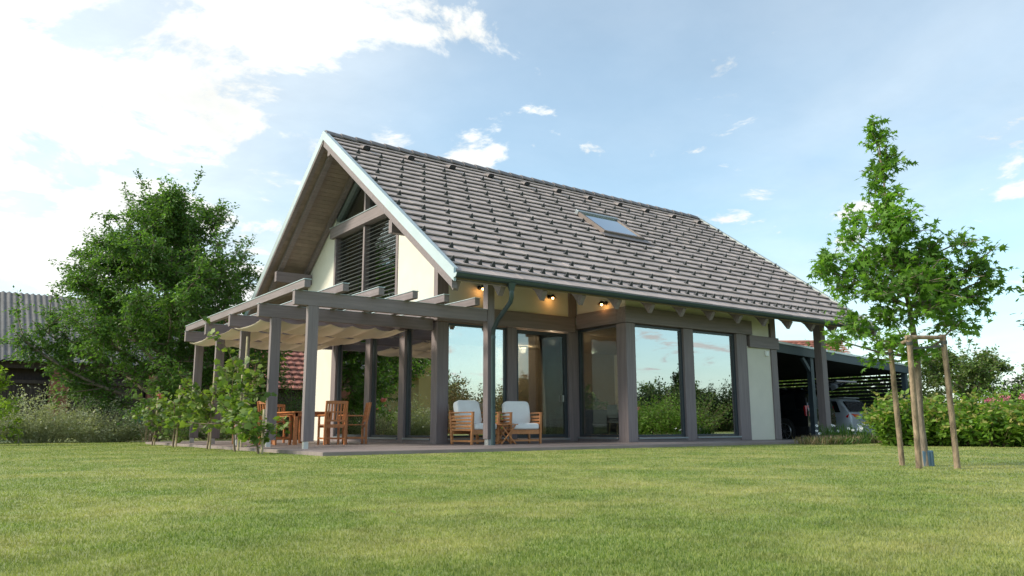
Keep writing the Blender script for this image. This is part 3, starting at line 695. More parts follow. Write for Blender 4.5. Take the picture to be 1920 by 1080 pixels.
def cushion(mb, c, ax, ay, az, r=.35):
    """pillow-shaped box: c centre, half axes"""
    n = 10; vs = []; c, ax, ay, az = map(Vector, (c, ax, ay, az))
    k = len(mb.v)
    for j in range(n+1):
        for i in range(2*n):
            th = math.pi*j/n; ph = math.pi*i/n
            def se(w, e): return math.copysign(abs(w)**e, w)
            x = se(math.sin(th), .26)*se(math.cos(ph), .2); y = se(math.sin(th), .26)*se(math.sin(ph), .2); z = se(math.cos(th), .42)
            vs.append(c+ax*x+ay*y+az*z)
    return mb.add(vs, [(j*2*n+i, (j+1)*2*n+i, (j+1)*2*n+(i+1) % (2*n), j*2*n+(i+1) % (2*n)) for j in range(n) for i in range(2*n)])
def lounge_chair(label, loc, rz):
    o = thing('lounge_armchair', label, 'armchair', loc, rz, 'wooden lounge armchairs with white cushions in the porch')
    W2, D2 = .35, .36           # faces -Y
    for sx in (-1, 1):
        x = sx*(W2-.022)
        MB().bar((x, -D2+.03, 0), (x, -D2-.01, .62), .045, .05).build('front_leg', 'teak', o, bev=.005)
        MB().bar((x, D2-.03, 0), (x, D2+.04, .64), .045, .05).build('rear_leg', 'teak', o, bev=.005)
        MB().bar((x, -D2-.03, .632), (x, D2+.06, .632), .06, .024).build('armrest', 'teak', o, bev=.005)
        for k in range(5): MB().bar((x, -D2+.02, .29+k*.066), (x, D2, .29+k*.066), .018, .042).build('side_slat', 'teak', o)
        MB().bar((x, -D2+.04, .07), (x, D2-.04, .07), .03, .04).build('stretcher', 'teak', o)
    BX('seat_rail', 'teak', o, -W2+.046, W2-.046, -D2+.01, -D2+.045, .20, .29); BX('seat_rail', 'teak', o, -W2+.046, W2-.046, D2-.06, D2-.03, .20, .29)
    MB().bar((-W2+.05, -D2+.03, .07), (W2-.05, -D2+.03, .07), .03, .04).build('stretcher', 'teak', o)
    for k in range(7): BX('seat_slat', 'teak', o, -W2+.05, W2-.05, -D2+.05+k*.09, -D2+.12+k*.09, .265, .285)
    for k in range(4): MB().bar((-W2+.04, D2+.0+.03*k, .36+k*.1), (W2-.04, D2+.0+.03*k, .36+k*.1), .02, .05).build('back_slat', 'teak', o)
    cushion(MB(), (0, -.04, .355), (W2-.05, 0, 0), (0, D2-.0, 0), (0, 0, .07)).build('seat_cushion', 'cushion', o, smooth=True)
    cushion(MB(), (0, D2-.11, .635), (W2-.055, 0, 0), (0, .085, -.02), (0, .075, .245)).build('back_cushion', 'cushion', o, smooth=True)
    return o
lounge_chair('wooden armchair with white cushions against the corner post, left of the downpipe', (4.86, 3.05, 0), R(4)).scale = (1.1, 1.08, 1.1)
lounge_chair('wooden armchair with white cushions before the terrace door, right of the downpipe', (6.10, 3.02, 0), R(-17)).scale = (1.1, 1.08, 1.1)
ft = thing('folding_side_table', 'small folding wooden side table between the armchairs', 'side table', (5.40, 2.62, 0), R(-8))
for k in range(5): BX('top_slat', 'teak', ft, -.21, .21, -.2+k*.081, -.2+k*.081+.072, .425, .445)
for sy in (-1, 1):
    MB().bar((-.19, sy*.15, 0), (.17, sy*.15, .42), .03, .022).build('leg', 'teak', ft); MB().bar((.19, sy*.12, 0), (-.17, sy*.12, .42), .03, .022).build('leg', 'teak', ft)
MB().bar((-.16, -.15, .05), (-.16, .15, .05), .02, .03).build('stretcher', 'teak', ft); MB().bar((.16, -.12, .05), (.16, .12, .05), .02, .03).build('stretcher', 'teak', ft)

# ------------------------------------------------------------------ inside the rooms
s_ = thing('sofa', 'dark navy sofa behind the side glass of the porch', 'sofa', (10.2, 4.6, .03), R(0))
MB().box(-.95, .95, -.45, .45, .14, .42).build('seat', 'navy', s_, bev=.04); MB().box(-.95, .95, .30, .52, .42, .82).build('backrest', 'navy', s_, bev=.05)
for sx in (-1, 1): MB().box(sx*.95-.1, sx*.95+.1, -.46, .5, .14, .6).build('armrest', 'navy', s_, bev=.04)
for sx in (-1, 1):
    for sy in (-1, 1): MB().bar((sx*.85, sy*.38, 0), (sx*.85, sy*.38, .14), .04, .04).build('leg', 'teak', s_)
it = thing('indoor_table', 'pale table standing behind the first large front window', 'table', (10.1, 3.1, .03))
BX('top', 'stake_pale', it, -.7, .7, -.4, .4, .72, .75); MB().disc((0, 0, 0), (0, 0, 1), .06, .05, .72, 14).build('column', 'white', it, smooth=True); MB().disc((0, 0, 0), (0, 0, 1), .3, .28, .03, 20).build('base', 'white', it)
def indoor_chair(label, loc, rz):
    o = thing('indoor_chair', label, 'chair', loc, rz, 'chairs behind the front windows')
    for sx in (-1, 1):
        for sy in (-1, 1): MB().bar((sx*.2, sy*.2, 0), (sx*.17, sy*.17, .44), .03, .03).build('leg', 'stake_pale', o)
    MB().box(-.22, .22, -.22, .22, .44, .49).build('seat', 'greyfab', o, bev=.02); MB().box(-.22, .22, .18, .22, .56, .9).build('backrest', 'greyfab', o, bev=.015)
indoor_chair('grey chair at the left end of the table behind the first front window', (9.25, 3.0, .03), R(80))
indoor_chair('grey chair at the right end of the table behind the first front window', (10.75, 2.8, .03), R(-100))
cb_ = thing('bookcase', 'tall white open shelf in the room behind the porch', 'shelf', (11.9, 8.42, .03))
for x in (-.6, .6): BX('side', 'white', cb_, x-.015, x+.015, -.15, .15, 0, 2)
for k in range(6): BX('shelf', 'white', cb_, -.584, .584, -.15, .15, .02+k*.38, .045+k*.38)
def ceiling_lamp(label, loc):
    o = thing('ceiling_lamp', label, 'lamp', loc, 0, 'round ceiling lamps in the rooms')
    MB().disc((0, 0, -.05), (0, 0, 1), .12, .12, .05, 20).build('rim', 'white', o, smooth=True); MB().disc((0, 0, -.054), (0, 0, 1), .10, .10, .003, 20).build('diffuser', 'spot', o)
    L = bpy.data.lights.new('lamp_light', 'POINT'); L.energy = 65; L.color = (1, .75, .48); L.shadow_soft_size = .1
    lo = bpy.data.objects.new('lamp_light', L); link(lo, o); lo.location = (0, 0, -.12)
ceiling_lamp('lit round ceiling lamp seen through the terrace door', (9.3, 5.7, 2.88)); ceiling_lamp('lit round ceiling lamp seen through the gable glazing by the corner', (5.75, 6.75, 2.88)); ceiling_lamp('lit round ceiling lamp deep in the room behind the porch window', (9.9, 7.9, 2.88))
for x in (11.18, 12.72):
    c_ = MB(); nn = 40; V = [(x+.18*i/nn-.06, YF+.42+.03*math.sin(i*1.1), z) for i in range(nn+1) for z in (.05, 2.8)]
    tag(c_.add(V, [(2*i, 2*i+2, 2*i+3, 2*i+1) for i in range(nn)]).build('curtain', 'leafcurtain' if False else 'cushion'), 'pale curtain gathered at the %s of the second front window' % ('left side' if x < 12 else 'right side'), 'curtain', 'curtains of the second front window')

# ------------------------------------------------------------------ plants: builders
def tubes_np(segs, n=6):
    """segs: list of (p0,p1,r0,r1)"""
    S = np.array([[*a, *b, c, d] for a, b, c, d in segs]); p, q, r0, r1 = S[:, :3], S[:, 3:6], S[:, 6], S[:, 7]
    d = q-p; d /= np.linalg.norm(d, axis=1, keepdims=True)+1e-9
    ref = np.tile(np.array([.31, .17, .93]), (len(d), 1)); ref[np.abs(d[:, 2]) > .9] = (1, 0, .1)
    a = np.cross(d, ref); a /= np.linalg.norm(a, axis=1, keepdims=True); b = np.cross(d, a)
    an = 2*np.pi*np.arange(n)/n; ring = np.cos(an)[None, :, None]*a[:, None]+np.sin(an)[None, :, None]*b[:, None]
    V = np.concatenate([p[:, None]+ring*r0[:, None, None], q[:, None]+ring*r1[:, None, None]], 1)
    k = np.arange(n); f = np.stack([k, (k+1) % n, n+(k+1) % n, n+k], 1)
    F = f[None]+(np.arange(len(S))*2*n)[:, None, None]
    return V.reshape(-1, 3), F.reshape(-1, 4)
def curve(p, d, L, bend, rg, n=4, wob=.08):
    pts = [np.array(p, float)]; d = np.array(d, float); d /= np.linalg.norm(d)
    for i in range(n):
        d = d+np.array(bend)/n+rg.normal(size=3)*wob; d /= np.linalg.norm(d); pts.append(pts[-1]+d*L/n)
    return pts
def leafy_tree(name, label, cat, base, Ht, prof, seed, limbs=18, subs=7, twigs=5, lpt=34, lsize=.1, leaf='leaf_cherry', bark='bark', trunk_r=.16, z0=.12, tmpl=None, group=None, top=.8, twl=.55, rise=.35, lod=6, start=0., droop=.35):
    rg = np.random.default_rng(seed); o = thing(name, label, cat, base, 0, group)
    segs = []; P = []; OD = []
    n = 8; tr = [np.array((0, 0, -.05))]
    for i in range(n): tr.append(tr[-1]+np.array((rg.normal()*.04*Ht/8, rg.normal()*.04*Ht/8, Ht*top/n)))
    for i in range(n): segs.append((tr[i], tr[i+1], trunk_r*(1-.85*i/n), trunk_r*(1-.85*(i+1)/n)))
    def at(h): 
        k = min(max(h/top, 0), .999)*n; i = int(k); return tr[i]+(tr[i+1]-tr[i])*(k-i)
    def bunch(pts, cnt, spread):
        pts = np.array(pts); t_ = rg.random(cnt)*(len(pts)-1); i = np.minimum(t_.astype(int), len(pts)-2); f = (t_-i)[:, None]
        c = pts[i]*(1-f)+pts[i+1]*f; d = pts[-1]-pts[0]; d = d/(np.linalg.norm(d)+1e-9)
        P.append(c+rg.normal(size=(cnt, 3))*spread); OD.append(np.tile(d, (cnt, 1)))
    for i in range(limbs):
        h0 = z0+(top-z0-.06)*(i+rg.random()*.8)/limbs; a = i*2.399+rg.uniform(-.4, .4); p = at(h0)
        he = min(h0+rg.uniform(.08, .22), .97); rr = prof(he)*rg.uniform(.72, 1.12)
        e = np.array((math.cos(a)*rr, math.sin(a)*rr, he*Ht)); L = np.linalg.norm(e-p)
        pts = curve(p, e-p+np.array((0, 0, -rise*.4*L)), L, (0, 0, rise), rg, 5, .06)
        r_ = trunk_r*.42*(1-h0)+.012
        for k in range(5): segs.append((pts[k], pts[k+1], r_*(1-.17*k), r_*(1-.17*(k+1))))
        for s in range(subs):
            t_ = .3+.7*(s+rg.random())/subs; k = min(int(t_*5), 4); q = pts[k]+(pts[k+1]-pts[k])*(t_*5-k)
            dd = (pts[5]-pts[0])/L*.8+rg.normal(size=3)*.75; dd[2] += .15
            l2 = L*rg.uniform(.22, .42)*(1.15-.4*t_); sp_ = curve(q, dd, l2, (0, 0, rg.uniform(-.3, .5)), rg, 3, .1)
            for k in range(3): segs.append((sp_[k], sp_[k+1], r_*.35*(1-.2*k), r_*.35*(1-.2*(k+1))))
            for w in range(twigs):
                tt = rg.random(); k = min(int(tt*3), 2); q2 = sp_[k]+(sp_[k+1]-sp_[k])*(tt*3-k)
                d3 = dd/np.linalg.norm(dd)*.6+rg.normal(size=3)*.8; tw_ = curve(q2, d3, twl*rg.uniform(.5, 1.2), (0, 0, -.25), rg, 2, .15)
                for k in range(2): segs.append((tw_[k], tw_[k+1], .008, .004))
                bunch(tw_, lpt, .05*twl/.5)
            bunch(sp_, lpt, .07)
    # leading shoots that stand out of the outline
    for i in range(limbs//2):
        a = rg.uniform(0, 6.28); h0 = rg.uniform(.55, .93); rr = prof(h0)*rg.uniform(.3, .95); p = np.array((math.cos(a)*rr, math.sin(a)*rr, h0*Ht))
        sh = curve(p, (math.cos(a)*.5, math.sin(a)*.5, 1.), Ht*rg.uniform(.07, .15), (0, 0, .3), rg, 4, .1)
        for k in range(4): segs.append((sh[k], sh[k+1], .012, .007))
        bunch(sh, int(lpt*1.6), .05)
    V, F = tubes_np(segs, lod); npmesh('trunk', V, F, bark, o, smooth=True)
    P = np.concatenate(P); OD = np.concatenate(OD); S = lsize*rg.uniform(.65, 1.25, len(P))
    V, F = leaf_arrays(P, S, tmpl or T_diamond(), rg, droop, OD*.6, .5); npmesh('crown', V, F, leaf, o)
    return o
def shrub(name, label, cat, base, rx, ry, hz, seed, n=60, lps=40, lsize=.07, leaf='leaf_hedge', bark='vinebark', tmpl=None, group=None, low=.12, spread=.06, tips=None, tipn=4, rz=0., arch=.15):
    rg = np.random.default_rng(seed); o = thing(name, label, cat, base, rz, group); segs = []; P = []; OD = []; TP = []
    for i in range(n):
        a = rg.uniform(0, 6.283); q = math.sqrt(rg.random()); b = np.array((math.cos(a)*rx*q*.45, math.sin(a)*ry*q*.45, -.02))
        h = hz*(1.05-.42*q*q)*rg.uniform(.62, 1.08); e = np.array((math.cos(a)*rx*q*1.05, math.sin(a)*ry*q*1.05, h))
        L = np.linalg.norm(e-b); pts = curve(b, e-b+np.array((0, 0, arch*L)), L, (math.cos(a)*arch, math.sin(a)*arch, -arch*2), rg, 5, .07)
        for k in range(5): segs.append((pts[k], pts[k+1], .010*(1-.15*k), .010*(1-.15*(k+1))))
        pp = np.array(pts); t_ = (low+(1-low)*rg.random(lps))*5; ii = np.minimum(t_.astype(int), 4); f = (t_-ii)[:, None]
        P.append(pp[ii]*(1-f)+pp[ii+1]*f+rg.normal(size=(lps, 3))*spread); d = pts[5]-pts[4]; OD.append(np.tile(d/np.linalg.norm(d), (lps, 1)))
        if tips: TP.append(pts[5]+rg.normal(size=(tipn, 3))*.035)
    V, F = tubes_np(segs, 4); npmesh('stems', V, F, bark, o, kind='stuff')
    P = np.concatenate(P); OD = np.concatenate(OD); S = lsize*rg.uniform(.6, 1.25, len(P))
    V, F = leaf_arrays(P, S, tmpl or T_diamond(), rg, .15, OD*.5, .5); npmesh('foliage', V, F, leaf, o)
    if tips:
        TP = np.concatenate(TP); V, F = leaf_arrays(TP, np.full(len(TP), lsize*.75), tmpl or T_diamond(), rg, -.4, None, .4); npmesh('young_tips', V, F, tips, o, kind='stuff')
    return o

pp_ = shrub('potted_plant', 'tall leafy potted plant behind the side glass of the porch', 'houseplant', (11.0, 5.9, .38), .4, .4, 1.3, 171, 16, 18, .2, 'leaf_low', tmpl=T_ovate(), spread=.08)
MB().tube([(0, 0, -.35), (0, 0, 0)], [.15, .2], 16).build('pot', 'white', pp_, smooth=True)

# ------------------------------------------------------------------ young sweetgum with stakes
AX = np.array((rt0.x, rt0.y, 0)); AY = np.array((rt0.y*-1, rt0.x, 0))     # across and away, seen from the lawn
def sweetgum():
    rg = np.random.default_rng(11); base = np.array((3.80, -7.42, GZ)); k = .0058
    o = thing('young_tree', 'young tree with star-shaped leaves tied to three stakes on the lawn', 'tree', tuple(base))
    def L(du, dv, dd=0.):
        du = (du+50)*.94-50+30*min(1, max(dv, 0)/260) if dv > 0 else du
        dv = dv*1.012
        return AX*(du*k)+AY*dd+np.array((0, 0, dv*k))
    # metres across / up are counted in units of k from the foot of the trunk
    lead = [(0, -8), (-9, 90), (-20, 200), (-32, 300), (-45, 380), (-55, 450), (-62, 520), (-60, 570), (-78, 675)]
    lp = [L(a, b, .02*math.sin(i*2)) for i, (a, b) in enumerate(lead)]
    segs = [(lp[i], lp[i+1], .046*(1-.115*i), .046*(1-.115*(i+1))) for i in range(8)]
    blobs = [(-79, 660, 14, 16), (-66, 632, 27, 20), (-50, 600, 28, 24), (-62, 575, 24, 22), (-72, 545, 24, 24), (-58, 520, 26, 20), (-68, 498, 30, 18), (-112, 478, 26, 22), (-80, 462, 45, 26), (-48, 455, 34, 28), (-135, 440, 26, 20),
             (-55, 405, 58, 40), (-130, 385, 52, 30), (-188, 392, 34, 24), (-205, 372, 24, 20), (8, 405, 36, 28), (62, 418, 32, 18), (40, 368, 56, 34), (100, 376, 42, 30), (128, 352, 22, 26), (-32, 338, 62, 40), (-112, 332, 54, 34), (-172, 338, 36, 26),
             (-85, 278, 52, 32), (-142, 262, 44, 28), (-175, 235, 30, 14), (-95, 228, 48, 20), (-15, 288, 52, 30), (55, 310, 46, 32), (98, 318, 32, 24), (50, 268, 28, 20), (20, 255, 36, 14), (-62, 232, 34, 16), (-52, 200, 28, 20), (-100, 200, 30, 12), (35, 340, 50, 30), (-60, 440, 50, 30), (-20, 380, 55, 35), (70, 345, 45, 30)]
    P = []; OD = []
    for a, b, ra, rb_ in blobs:
        dep = rg.uniform(-.5, .5)*min(1, (700-b)/420.)*.9*(.3 if abs(a+50) > 120 else 1); n = int(math.pi*ra*rb_/(19 if b > 300 else 25))+10
        c = L(a, b, dep); hb_ = max(240, b-abs(a+45)*.35-15); j = min(range(9), key=lambda i: abs(lead[i][1]-hb_)); st = lp[j]
        mid = (st+c)/2+np.array((0, 0, -.03)); segs += [(st, mid, .016, .011), (mid, c, .011, .006)]
        nt_ = max(3, n//9)
        for q in range(nt_):
            e = c+L(rg.normal()*ra*.55, rg.normal()*rb_*.55, rg.normal()*ra*k*.6); segs.append((c+(mid-c)*rg.random()*.3, e, .005, .003))
            m_ = n//nt_; t_ = rg.random(m_)[:, None]; pts = c+(e-c)*(.3+.85*t_)+rg.normal(size=(m_, 3))*.045
            P.append(pts); d = e-c; OD.append(np.tile(d/(np.linalg.norm(d)+1e-6), (m_, 1)))
    V, F = tubes_np(segs, 8); npmesh('trunk', V, F, 'bark', o, smooth=True)
    P = np.concatenate(P); OD = np.concatenate(OD); S = rg.uniform(.06, .105, len(P))
    V, F = leaf_arrays(P, S, T_star(), rg, .35, OD*.4, .35); npmesh('crown', V, F, 'leaf_gum', o)
    g_ = MB().box(-.06, .06, -.05, .05, -.02, .17); gg = g_.build('trunk_guard', 'bluebox', o, bev=.01, loc=(.03, -.0, 0)); gg.rotation_euler = (0, 0, -yaw)
    for i in range(3): BX('guard_rib', 'bluebox', gg, -.045+i*.035, -.03+i*.035, -.056, -.051, -.01, .16)
    return o
sweetgum()
def stake(p, q, label):
    o = thing('tree_stake', label, 'stake', tuple(p), 0, 'round wooden stakes holding the young tree')
    d = Vector(q)-Vector(p); pts = [d*t_ for t_ in (-.02, .25, .5, .75, 1)]; MB().tube(pts, [.031, .028, .029, .027, .026], 12).build('pole', 'stake', o, smooth=True)
    MB().tube([d*.93, d*.955], .032, 12).build('tie_band', 'strap', o)
stake((3.80, -7.16, GZ), (3.50, -7.30, 1.24), 'leftmost of the three bark-brown tree stakes')
stake((3.28, -7.61, GZ), (3.02, -7.76, 1.29), 'middle tree stake, standing in front of the trunk')
stake((3.56, -7.86, GZ), (3.34, -7.95, 1.30), 'rightmost of the three bark-brown tree stakes')
rl_ = thing('stake_rail', 'round wooden crossbar joining the tops of the tree stakes', 'crossbar', (3.02, -7.76, 1.27))
MB().tube([(-0.032, 0.019, 0), (0.339, -0.201, 0)], .021, 10).build('pole', 'stake', rl_, smooth=True); MB().tube([(0, 0, -.03), (0.480, 0.460, -.04)], .019, 10).build('pole', 'stake', rl_, smooth=True)
MB().bar((.03, -.02, -.115), (0.320, -0.190, -.085), .006, .02).build('strap', 'strap', rl_)

# ------------------------------------------------------------------ grape vines along the terrace
def vine(label, base, ht, seed, shoots, nl, side=0.):
    rg = np.random.default_rng(seed); o = thing('grape_vine', label, 'vine', base, 0, 'grape vines planted along the terrace')
    segs = []; P = []; OD = []
    st = curve((0, 0, -.02), (rg.normal()*.1, rg.normal()*.1, 1), ht*.55, (0, 0, .2), rg, 6, .09)
    for k in range(6): segs.append((st[k], st[k+1], .022*(1-.08*k), .022*(1-.08*(k+1))))
    MB().tube([(.07, .04, 0), (.075, .05, ht*.5), (.08, .06, ht*.72)], .021, 8).build('stake', 'stake_pale', o, smooth=True)
    for s in range(shoots):
        t_ = .35+.65*(s+rg.random())/shoots; p = st[0]+(st[6]-st[0])*t_; a = rg.uniform(0, 6.28)
        d = (math.cos(a)*.75+side*.4, math.sin(a)*.9, rg.uniform(.0, 1.1)); sh = curve(p, d, ht*rg.uniform(.25, .58), (side*.3, 0, rg.uniform(-.5, .6)), rg, 5, .16)
        for k in range(5): segs.append((sh[k], sh[k+1], .008, .005))
        pp = np.array(sh); m_ = int(nl*2.0)//shoots; t2 = (.1+.9*rg.random(m_))*5; i = np.minimum(t2.astype(int), 4); f = (t2-i)[:, None]
        P.append(pp[i]*(1-f)+pp[i+1]*f+rg.normal(size=(m_, 3))*.075); dd = rg.normal(size=(m_, 3)); dd[:, 2] = 0; OD.append(dd*.6)
    V, F = tubes_np(segs, 6); npmesh('stem', V, F, 'vinebark', o, smooth=True)
    P = np.concatenate(P); OD = np.concatenate(OD); P[:, 2] = np.maximum(P[:, 2], .06)
    V, F = leaf_arrays(P, rg.uniform(.06, .145, len(P)), T_vine(), rg, .45, OD, .35); npmesh('foliage', V, F, 'leaf_vine', o)
for i, (x, y, h, lab, sh, nl) in enumerate([(-.38, 1.85, 1.05, 'low grape vine beside the front post, nearest the lawn', 7, 95), (-.32, 3.35, 2.0, 'bushy grape vine with several bare stems, second from the front', 10, 190), (-.30, 5.3, 2.2, 'tall grape vine in the middle of the row climbing to the beam', 11, 230), (-.35, 7.9, 2.0, 'grape vine with a pale stake near the rear pergola posts', 10, 190), (-.35, 10.1, 1.7, 'last grape vine of the row, farthest from the lawn edge', 9, 150)]):
    vine(lab, (x, y, GZ), h, 40+i, sh, nl)
# long shoots that reached the beams
vine('slender grape vine climbing the second pergola post up to the beams', (.05, 4.35, 0.0), 3.1, 52, 6, 70, -.4)

# ------------------------------------------------------------------ left: cherry tree, shrubs, barn
leafy_tree('cherry_tree', 'large dark green spreading tree left of the house', 'tree', (1.3, 17.5, GZ), 9.4,
           lambda h: 3.2+2.6*h if h < .36 else 4.15*max(.02, 1-(h-.36)/.68)**.8, 5, limbs=46, subs=10, twigs=6, lpt=38, lsize=.125, leaf='leaf_cherry', trunk_r=.2, z0=.07, rise=.35, twl=.75)
shrub('silvery_shrub', 'silvery grey-green shrub at the far left edge of the lawn', 'shrub', (-4.0, 17.2, GZ), 1.7, 1.3, 1.45, 61, 120, 85, .075, 'leaf_bush', bark='leaf_bush', group='silvery shrubs before the barn', spread=.09, arch=.3)
shrub('silvery_shrub', 'tallest silvery grey-green shrub, in front of the brick pier', 'shrub', (-2.1, 17.4, GZ), 1.6, 1.3, 1.75, 62, 120, 85, .075, 'leaf_bush', bark='leaf_bush', group='silvery shrubs before the barn', spread=.09, arch=.3)
shrub('silvery_shrub', 'silvery grey-green shrub nearest the big tree', 'shrub', (-.4, 17.0, GZ), 1.5, 1.2, 1.35, 63, 110, 85, .075, 'leaf_bush', bark='leaf_bush', group='silvery shrubs before the barn', spread=.09, arch=.3)
for i, (x, y, lb) in enumerate([(1.0, 19.6, 'low bright green hedge plant under the big tree'), (2.5, 19.8, 'low bright green hedge plant left of the last vine'), (4.0, 19.8, 'low bright green hedge plant behind the rear pergola posts')]):
    shrub('low_hedge_plant', lb, 'hedge', (x, y, GZ), 1.1, .7, .62, 70+i, 70, 50, .06, 'leaf_low', group='low green hedge under the big tree')
leafy_tree('sapling', 'yellow-green sapling cut off by the left picture edge', 'tree', (-3.85, 13.2, GZ), 2.15, lambda h: .85*math.sin(math.pi*min(max(h, .08), .98)**.8), 9, limbs=12, subs=5, twigs=3, lpt=16, lsize=.085, leaf='leaf_yellow', trunk_r=.03, z0=.15, tmpl=T_ovate(), twl=.3)
ro = shrub('rose_bush', 'rose bush with salmon pink blooms before the big tree', 'rose', (.55, 14.6, GZ), .5, .4, 1.45, 77, 14, 22, .06, 'leaf_dark', spread=.05)
for (dx, dy, dz, r_) in ((.12, -.3, 1.42, .12), (.0, -.25, 1.22, .05), (-.2, -.2, 1.05, .04), (.3, -.2, 1.1, .045)):
    b_ = MB()
    for q in range(5): b_.ball((dx+r_*.5*math.cos(q*1.26), dy+r_*.4*math.sin(q*2.1), dz+r_*.3*math.sin(q*1.26)), r_*.5, r_*.5, r_*.42, 8, 6)
    b_.build('bloom', 'rosepink', ro, smooth=True)
pn = thing('garden_screen', 'teal garden screen with a grey post under the big tree', 'screen', (1.15, 21.5, GZ)); BX('panel', 'teal', pn, 0, .62, 0, .03, .1, 1.15); BX('post', 'alu_grey', pn, .64, .72, -.02, .06, 0, 1.35); BX('post', 'alu_grey', pn, -.1, -.02, -.02, .06, 0, 1.3)

bn = thing('barn', 'old barn with corrugated grey roof, dark plank wall and brick piers', 'barn')
BX0, BX1, BY, BR = -10.5, 9.5, 33.3, 39.0
me_ = MB(); nn = 20*int((BX1-BX0)/3.2)*2
nw = int((BX1-BX0+.8)/.28)*4; V = []
for i in range(nw+1):
    x = BX0-.4+(BX1-BX0+.8)*i/nw; dz = .045*math.sin(i*math.pi/2+.4)
    V += [(x, BY-.55, 3.62+dz), (x, BR, 7.80+dz), (x, 2*BR-BY+.55, 3.62+dz)]
F = [(3*i+a, 3*i+3+a, 3*i+4+a, 3*i+1+a) for i in range(nw) for a in (0, 1)]
npmesh('roof', V, F, 'barn_roof', bn)
MB().prism([(BX0, BY+.1, GZ), (BX0, 2*BR-BY-.1, GZ), (BX0, 2*BR-BY-.1, 3.8), (BX0, BR, 7.6), (BX0, BY+.1, 3.8)], (.25, 0, 0)).build('gable_wall', 'brick', bn)
MB().prism([(BX1-.25, BY+.1, GZ), (BX1-.25, 2*BR-BY-.1, GZ), (BX1-.25, 2*BR-BY-.1, 3.8), (BX1-.25, BR, 7.6), (BX1-.25, BY+.1, 3.8)], (.25, 0, 0)).build('gable_wall', 'brick', bn)
BX('back_wall', 'brick', bn, BX0+.26, BX1-.26, 2*BR-BY-.35, 2*BR-BY-.1, GZ, 3.8)
BX('eave_beam', 'barn_wood', bn, BX0+.26, BX1-.26, BY-.05, BY+.2, 3.28, 3.6); BX('tie_rail', 'barn_wood', bn, BX0+.26, BX1-.26, BY+.0, BY+.12, 2.55, 2.72)
BX('dark_loft', 'barn_wood', bn, BX0+.26, BX1-.26, BY+.5, BY+.6, GZ, 3.6)
pm = MB().box(.01, .17, 0, .03, GZ, 2.56).mesh('plank', 'barn_wood')
piers = (-6.6, -.3, 4.2, 8.6)
for x in piers: BX('brick_pier', 'brick', bn, x-.05, x+.78, BY-.18, BY+.35, GZ, 3.27)
x = BX0+.3
while x < BX1-.5:
    if not any(p-.25 < x < p+.8 for p in piers): shared('plank', pm, bn, (x, BY+.13, 0))
    x += .18

def tiled_house(name, label, loc, rz, Lx, Ly, hw, hr, wallm, win=True, tw_=.42, group=None):
    o = thing(name, label, 'house', loc, rz, group)
    BX('wall', wallm, o, -Lx/2, Lx/2, -Ly/2, Ly/2, GZ, hw)
    for sx in (-1, 1): MB().prism([(sx*(Lx/2-.12), -Ly/2, hw), (sx*(Lx/2-.12), Ly/2, hw), (sx*(Lx/2-.12), 0, hr-.15)], (.1, 0, 0)).build('gable', wallm, o)
    n = 15
    for s in (-1, 1):
        mb = MB(); y0, y1 = Ly/2+.45, 0; z0_, z1_ = hw-.2, hr
        nc = int((Lx+.7)/.34)
        for r in range(n):
            ya, yb_ = y0+(y1-y0)*r/n, y0+(y1-y0)*(r+1.15)/n; za_, zb_ = z0_+(z1_-z0_)*r/n+.05, z0_+(z1_-z0_)*(r+1.15)/n
            for c in range(nc):
                xa = -Lx/2-.35+(Lx+.7)*c/nc; xb = xa+(Lx+.7)/nc-.012; dz = .02*random.random()
                mb.add([(xa, s*ya, za_-.05+dz), (xb, s*ya, za_-.05+dz), (xb, s*ya, za_+dz), ((xa+xb)/2, s*ya, za_+.03+dz), (xa, s*ya, za_+dz), (xb, s*yb_, zb_-.05), ((xa+xb)/2, s*yb_, zb_-.02), (xa, s*yb_, zb_-.05)],
                       [(0, 1, 2, 3, 4), (2, 5, 6, 3), (3, 6, 7, 4), (0, 4, 7), (1, 5, 2)])
        mb.build('roof_slope', 'redtile', o, kind='stuff')
    MB().tube([(-Lx/2-.35, 0, hr+.02), (Lx/2+.35, 0, hr+.02)], .12, 8).build('ridge', 'redtile', o)
    if win:
        for y in (-.25*Ly, .2*Ly):
            w = BX('window', 'white', o, Lx/2-.01, Lx/2+.05, y-.5, y+.5, 1.0, 2.4); BX('pane', 'carglass', w, Lx/2+.045, Lx/2+.055, y-.4, y+.4, 1.1, 2.3)
        for x in (-.25*Lx, .2*Lx):
            w = BX('window', 'white', o, x-.5, x+.5, -Ly/2-.05, -Ly/2+.01, 1.0, 2.4); BX('pane', 'carglass', w, x-.4, x+.4, -Ly/2-.055, -Ly/2-.045, 1.1, 2.3)
    return o
tiled_house('outbuilding', 'low outbuilding with weathered red tiles behind the pergola', (9.3, 24.2, 0), 0, 8.6, 7.0, 2.15, 5.3, 'barn_wood', False)
tiled_house('neighbour_house', 'yellow neighbouring house with red tiled roof mirrored in the gable glazing', (-9.5, 26.5, 0), R(100), 9, 6.5, 3.0, 6.2, 'yellowwall', True)
tiled_house('far_house', 'distant house with red tiled roof behind the carport', (36.6, 16.4, 0), R(-36), 5.5, 6, 3.3, 5.35, 'white', False)
for i, (x, y, h, lb) in enumerate([(4.2, 16.2, 1.75, 'dark green shrub behind the dining table, left one'), (5.7, 15.8, 2.3, 'dark green shrub behind the dining table, right one')]):
    shrub('dark_shrub', lb, 'shrub', (x, y, GZ), 1.2, .9, h, 80+i, 90, 55, .07, 'leaf_low', group='dark shrubs behind the pergola')
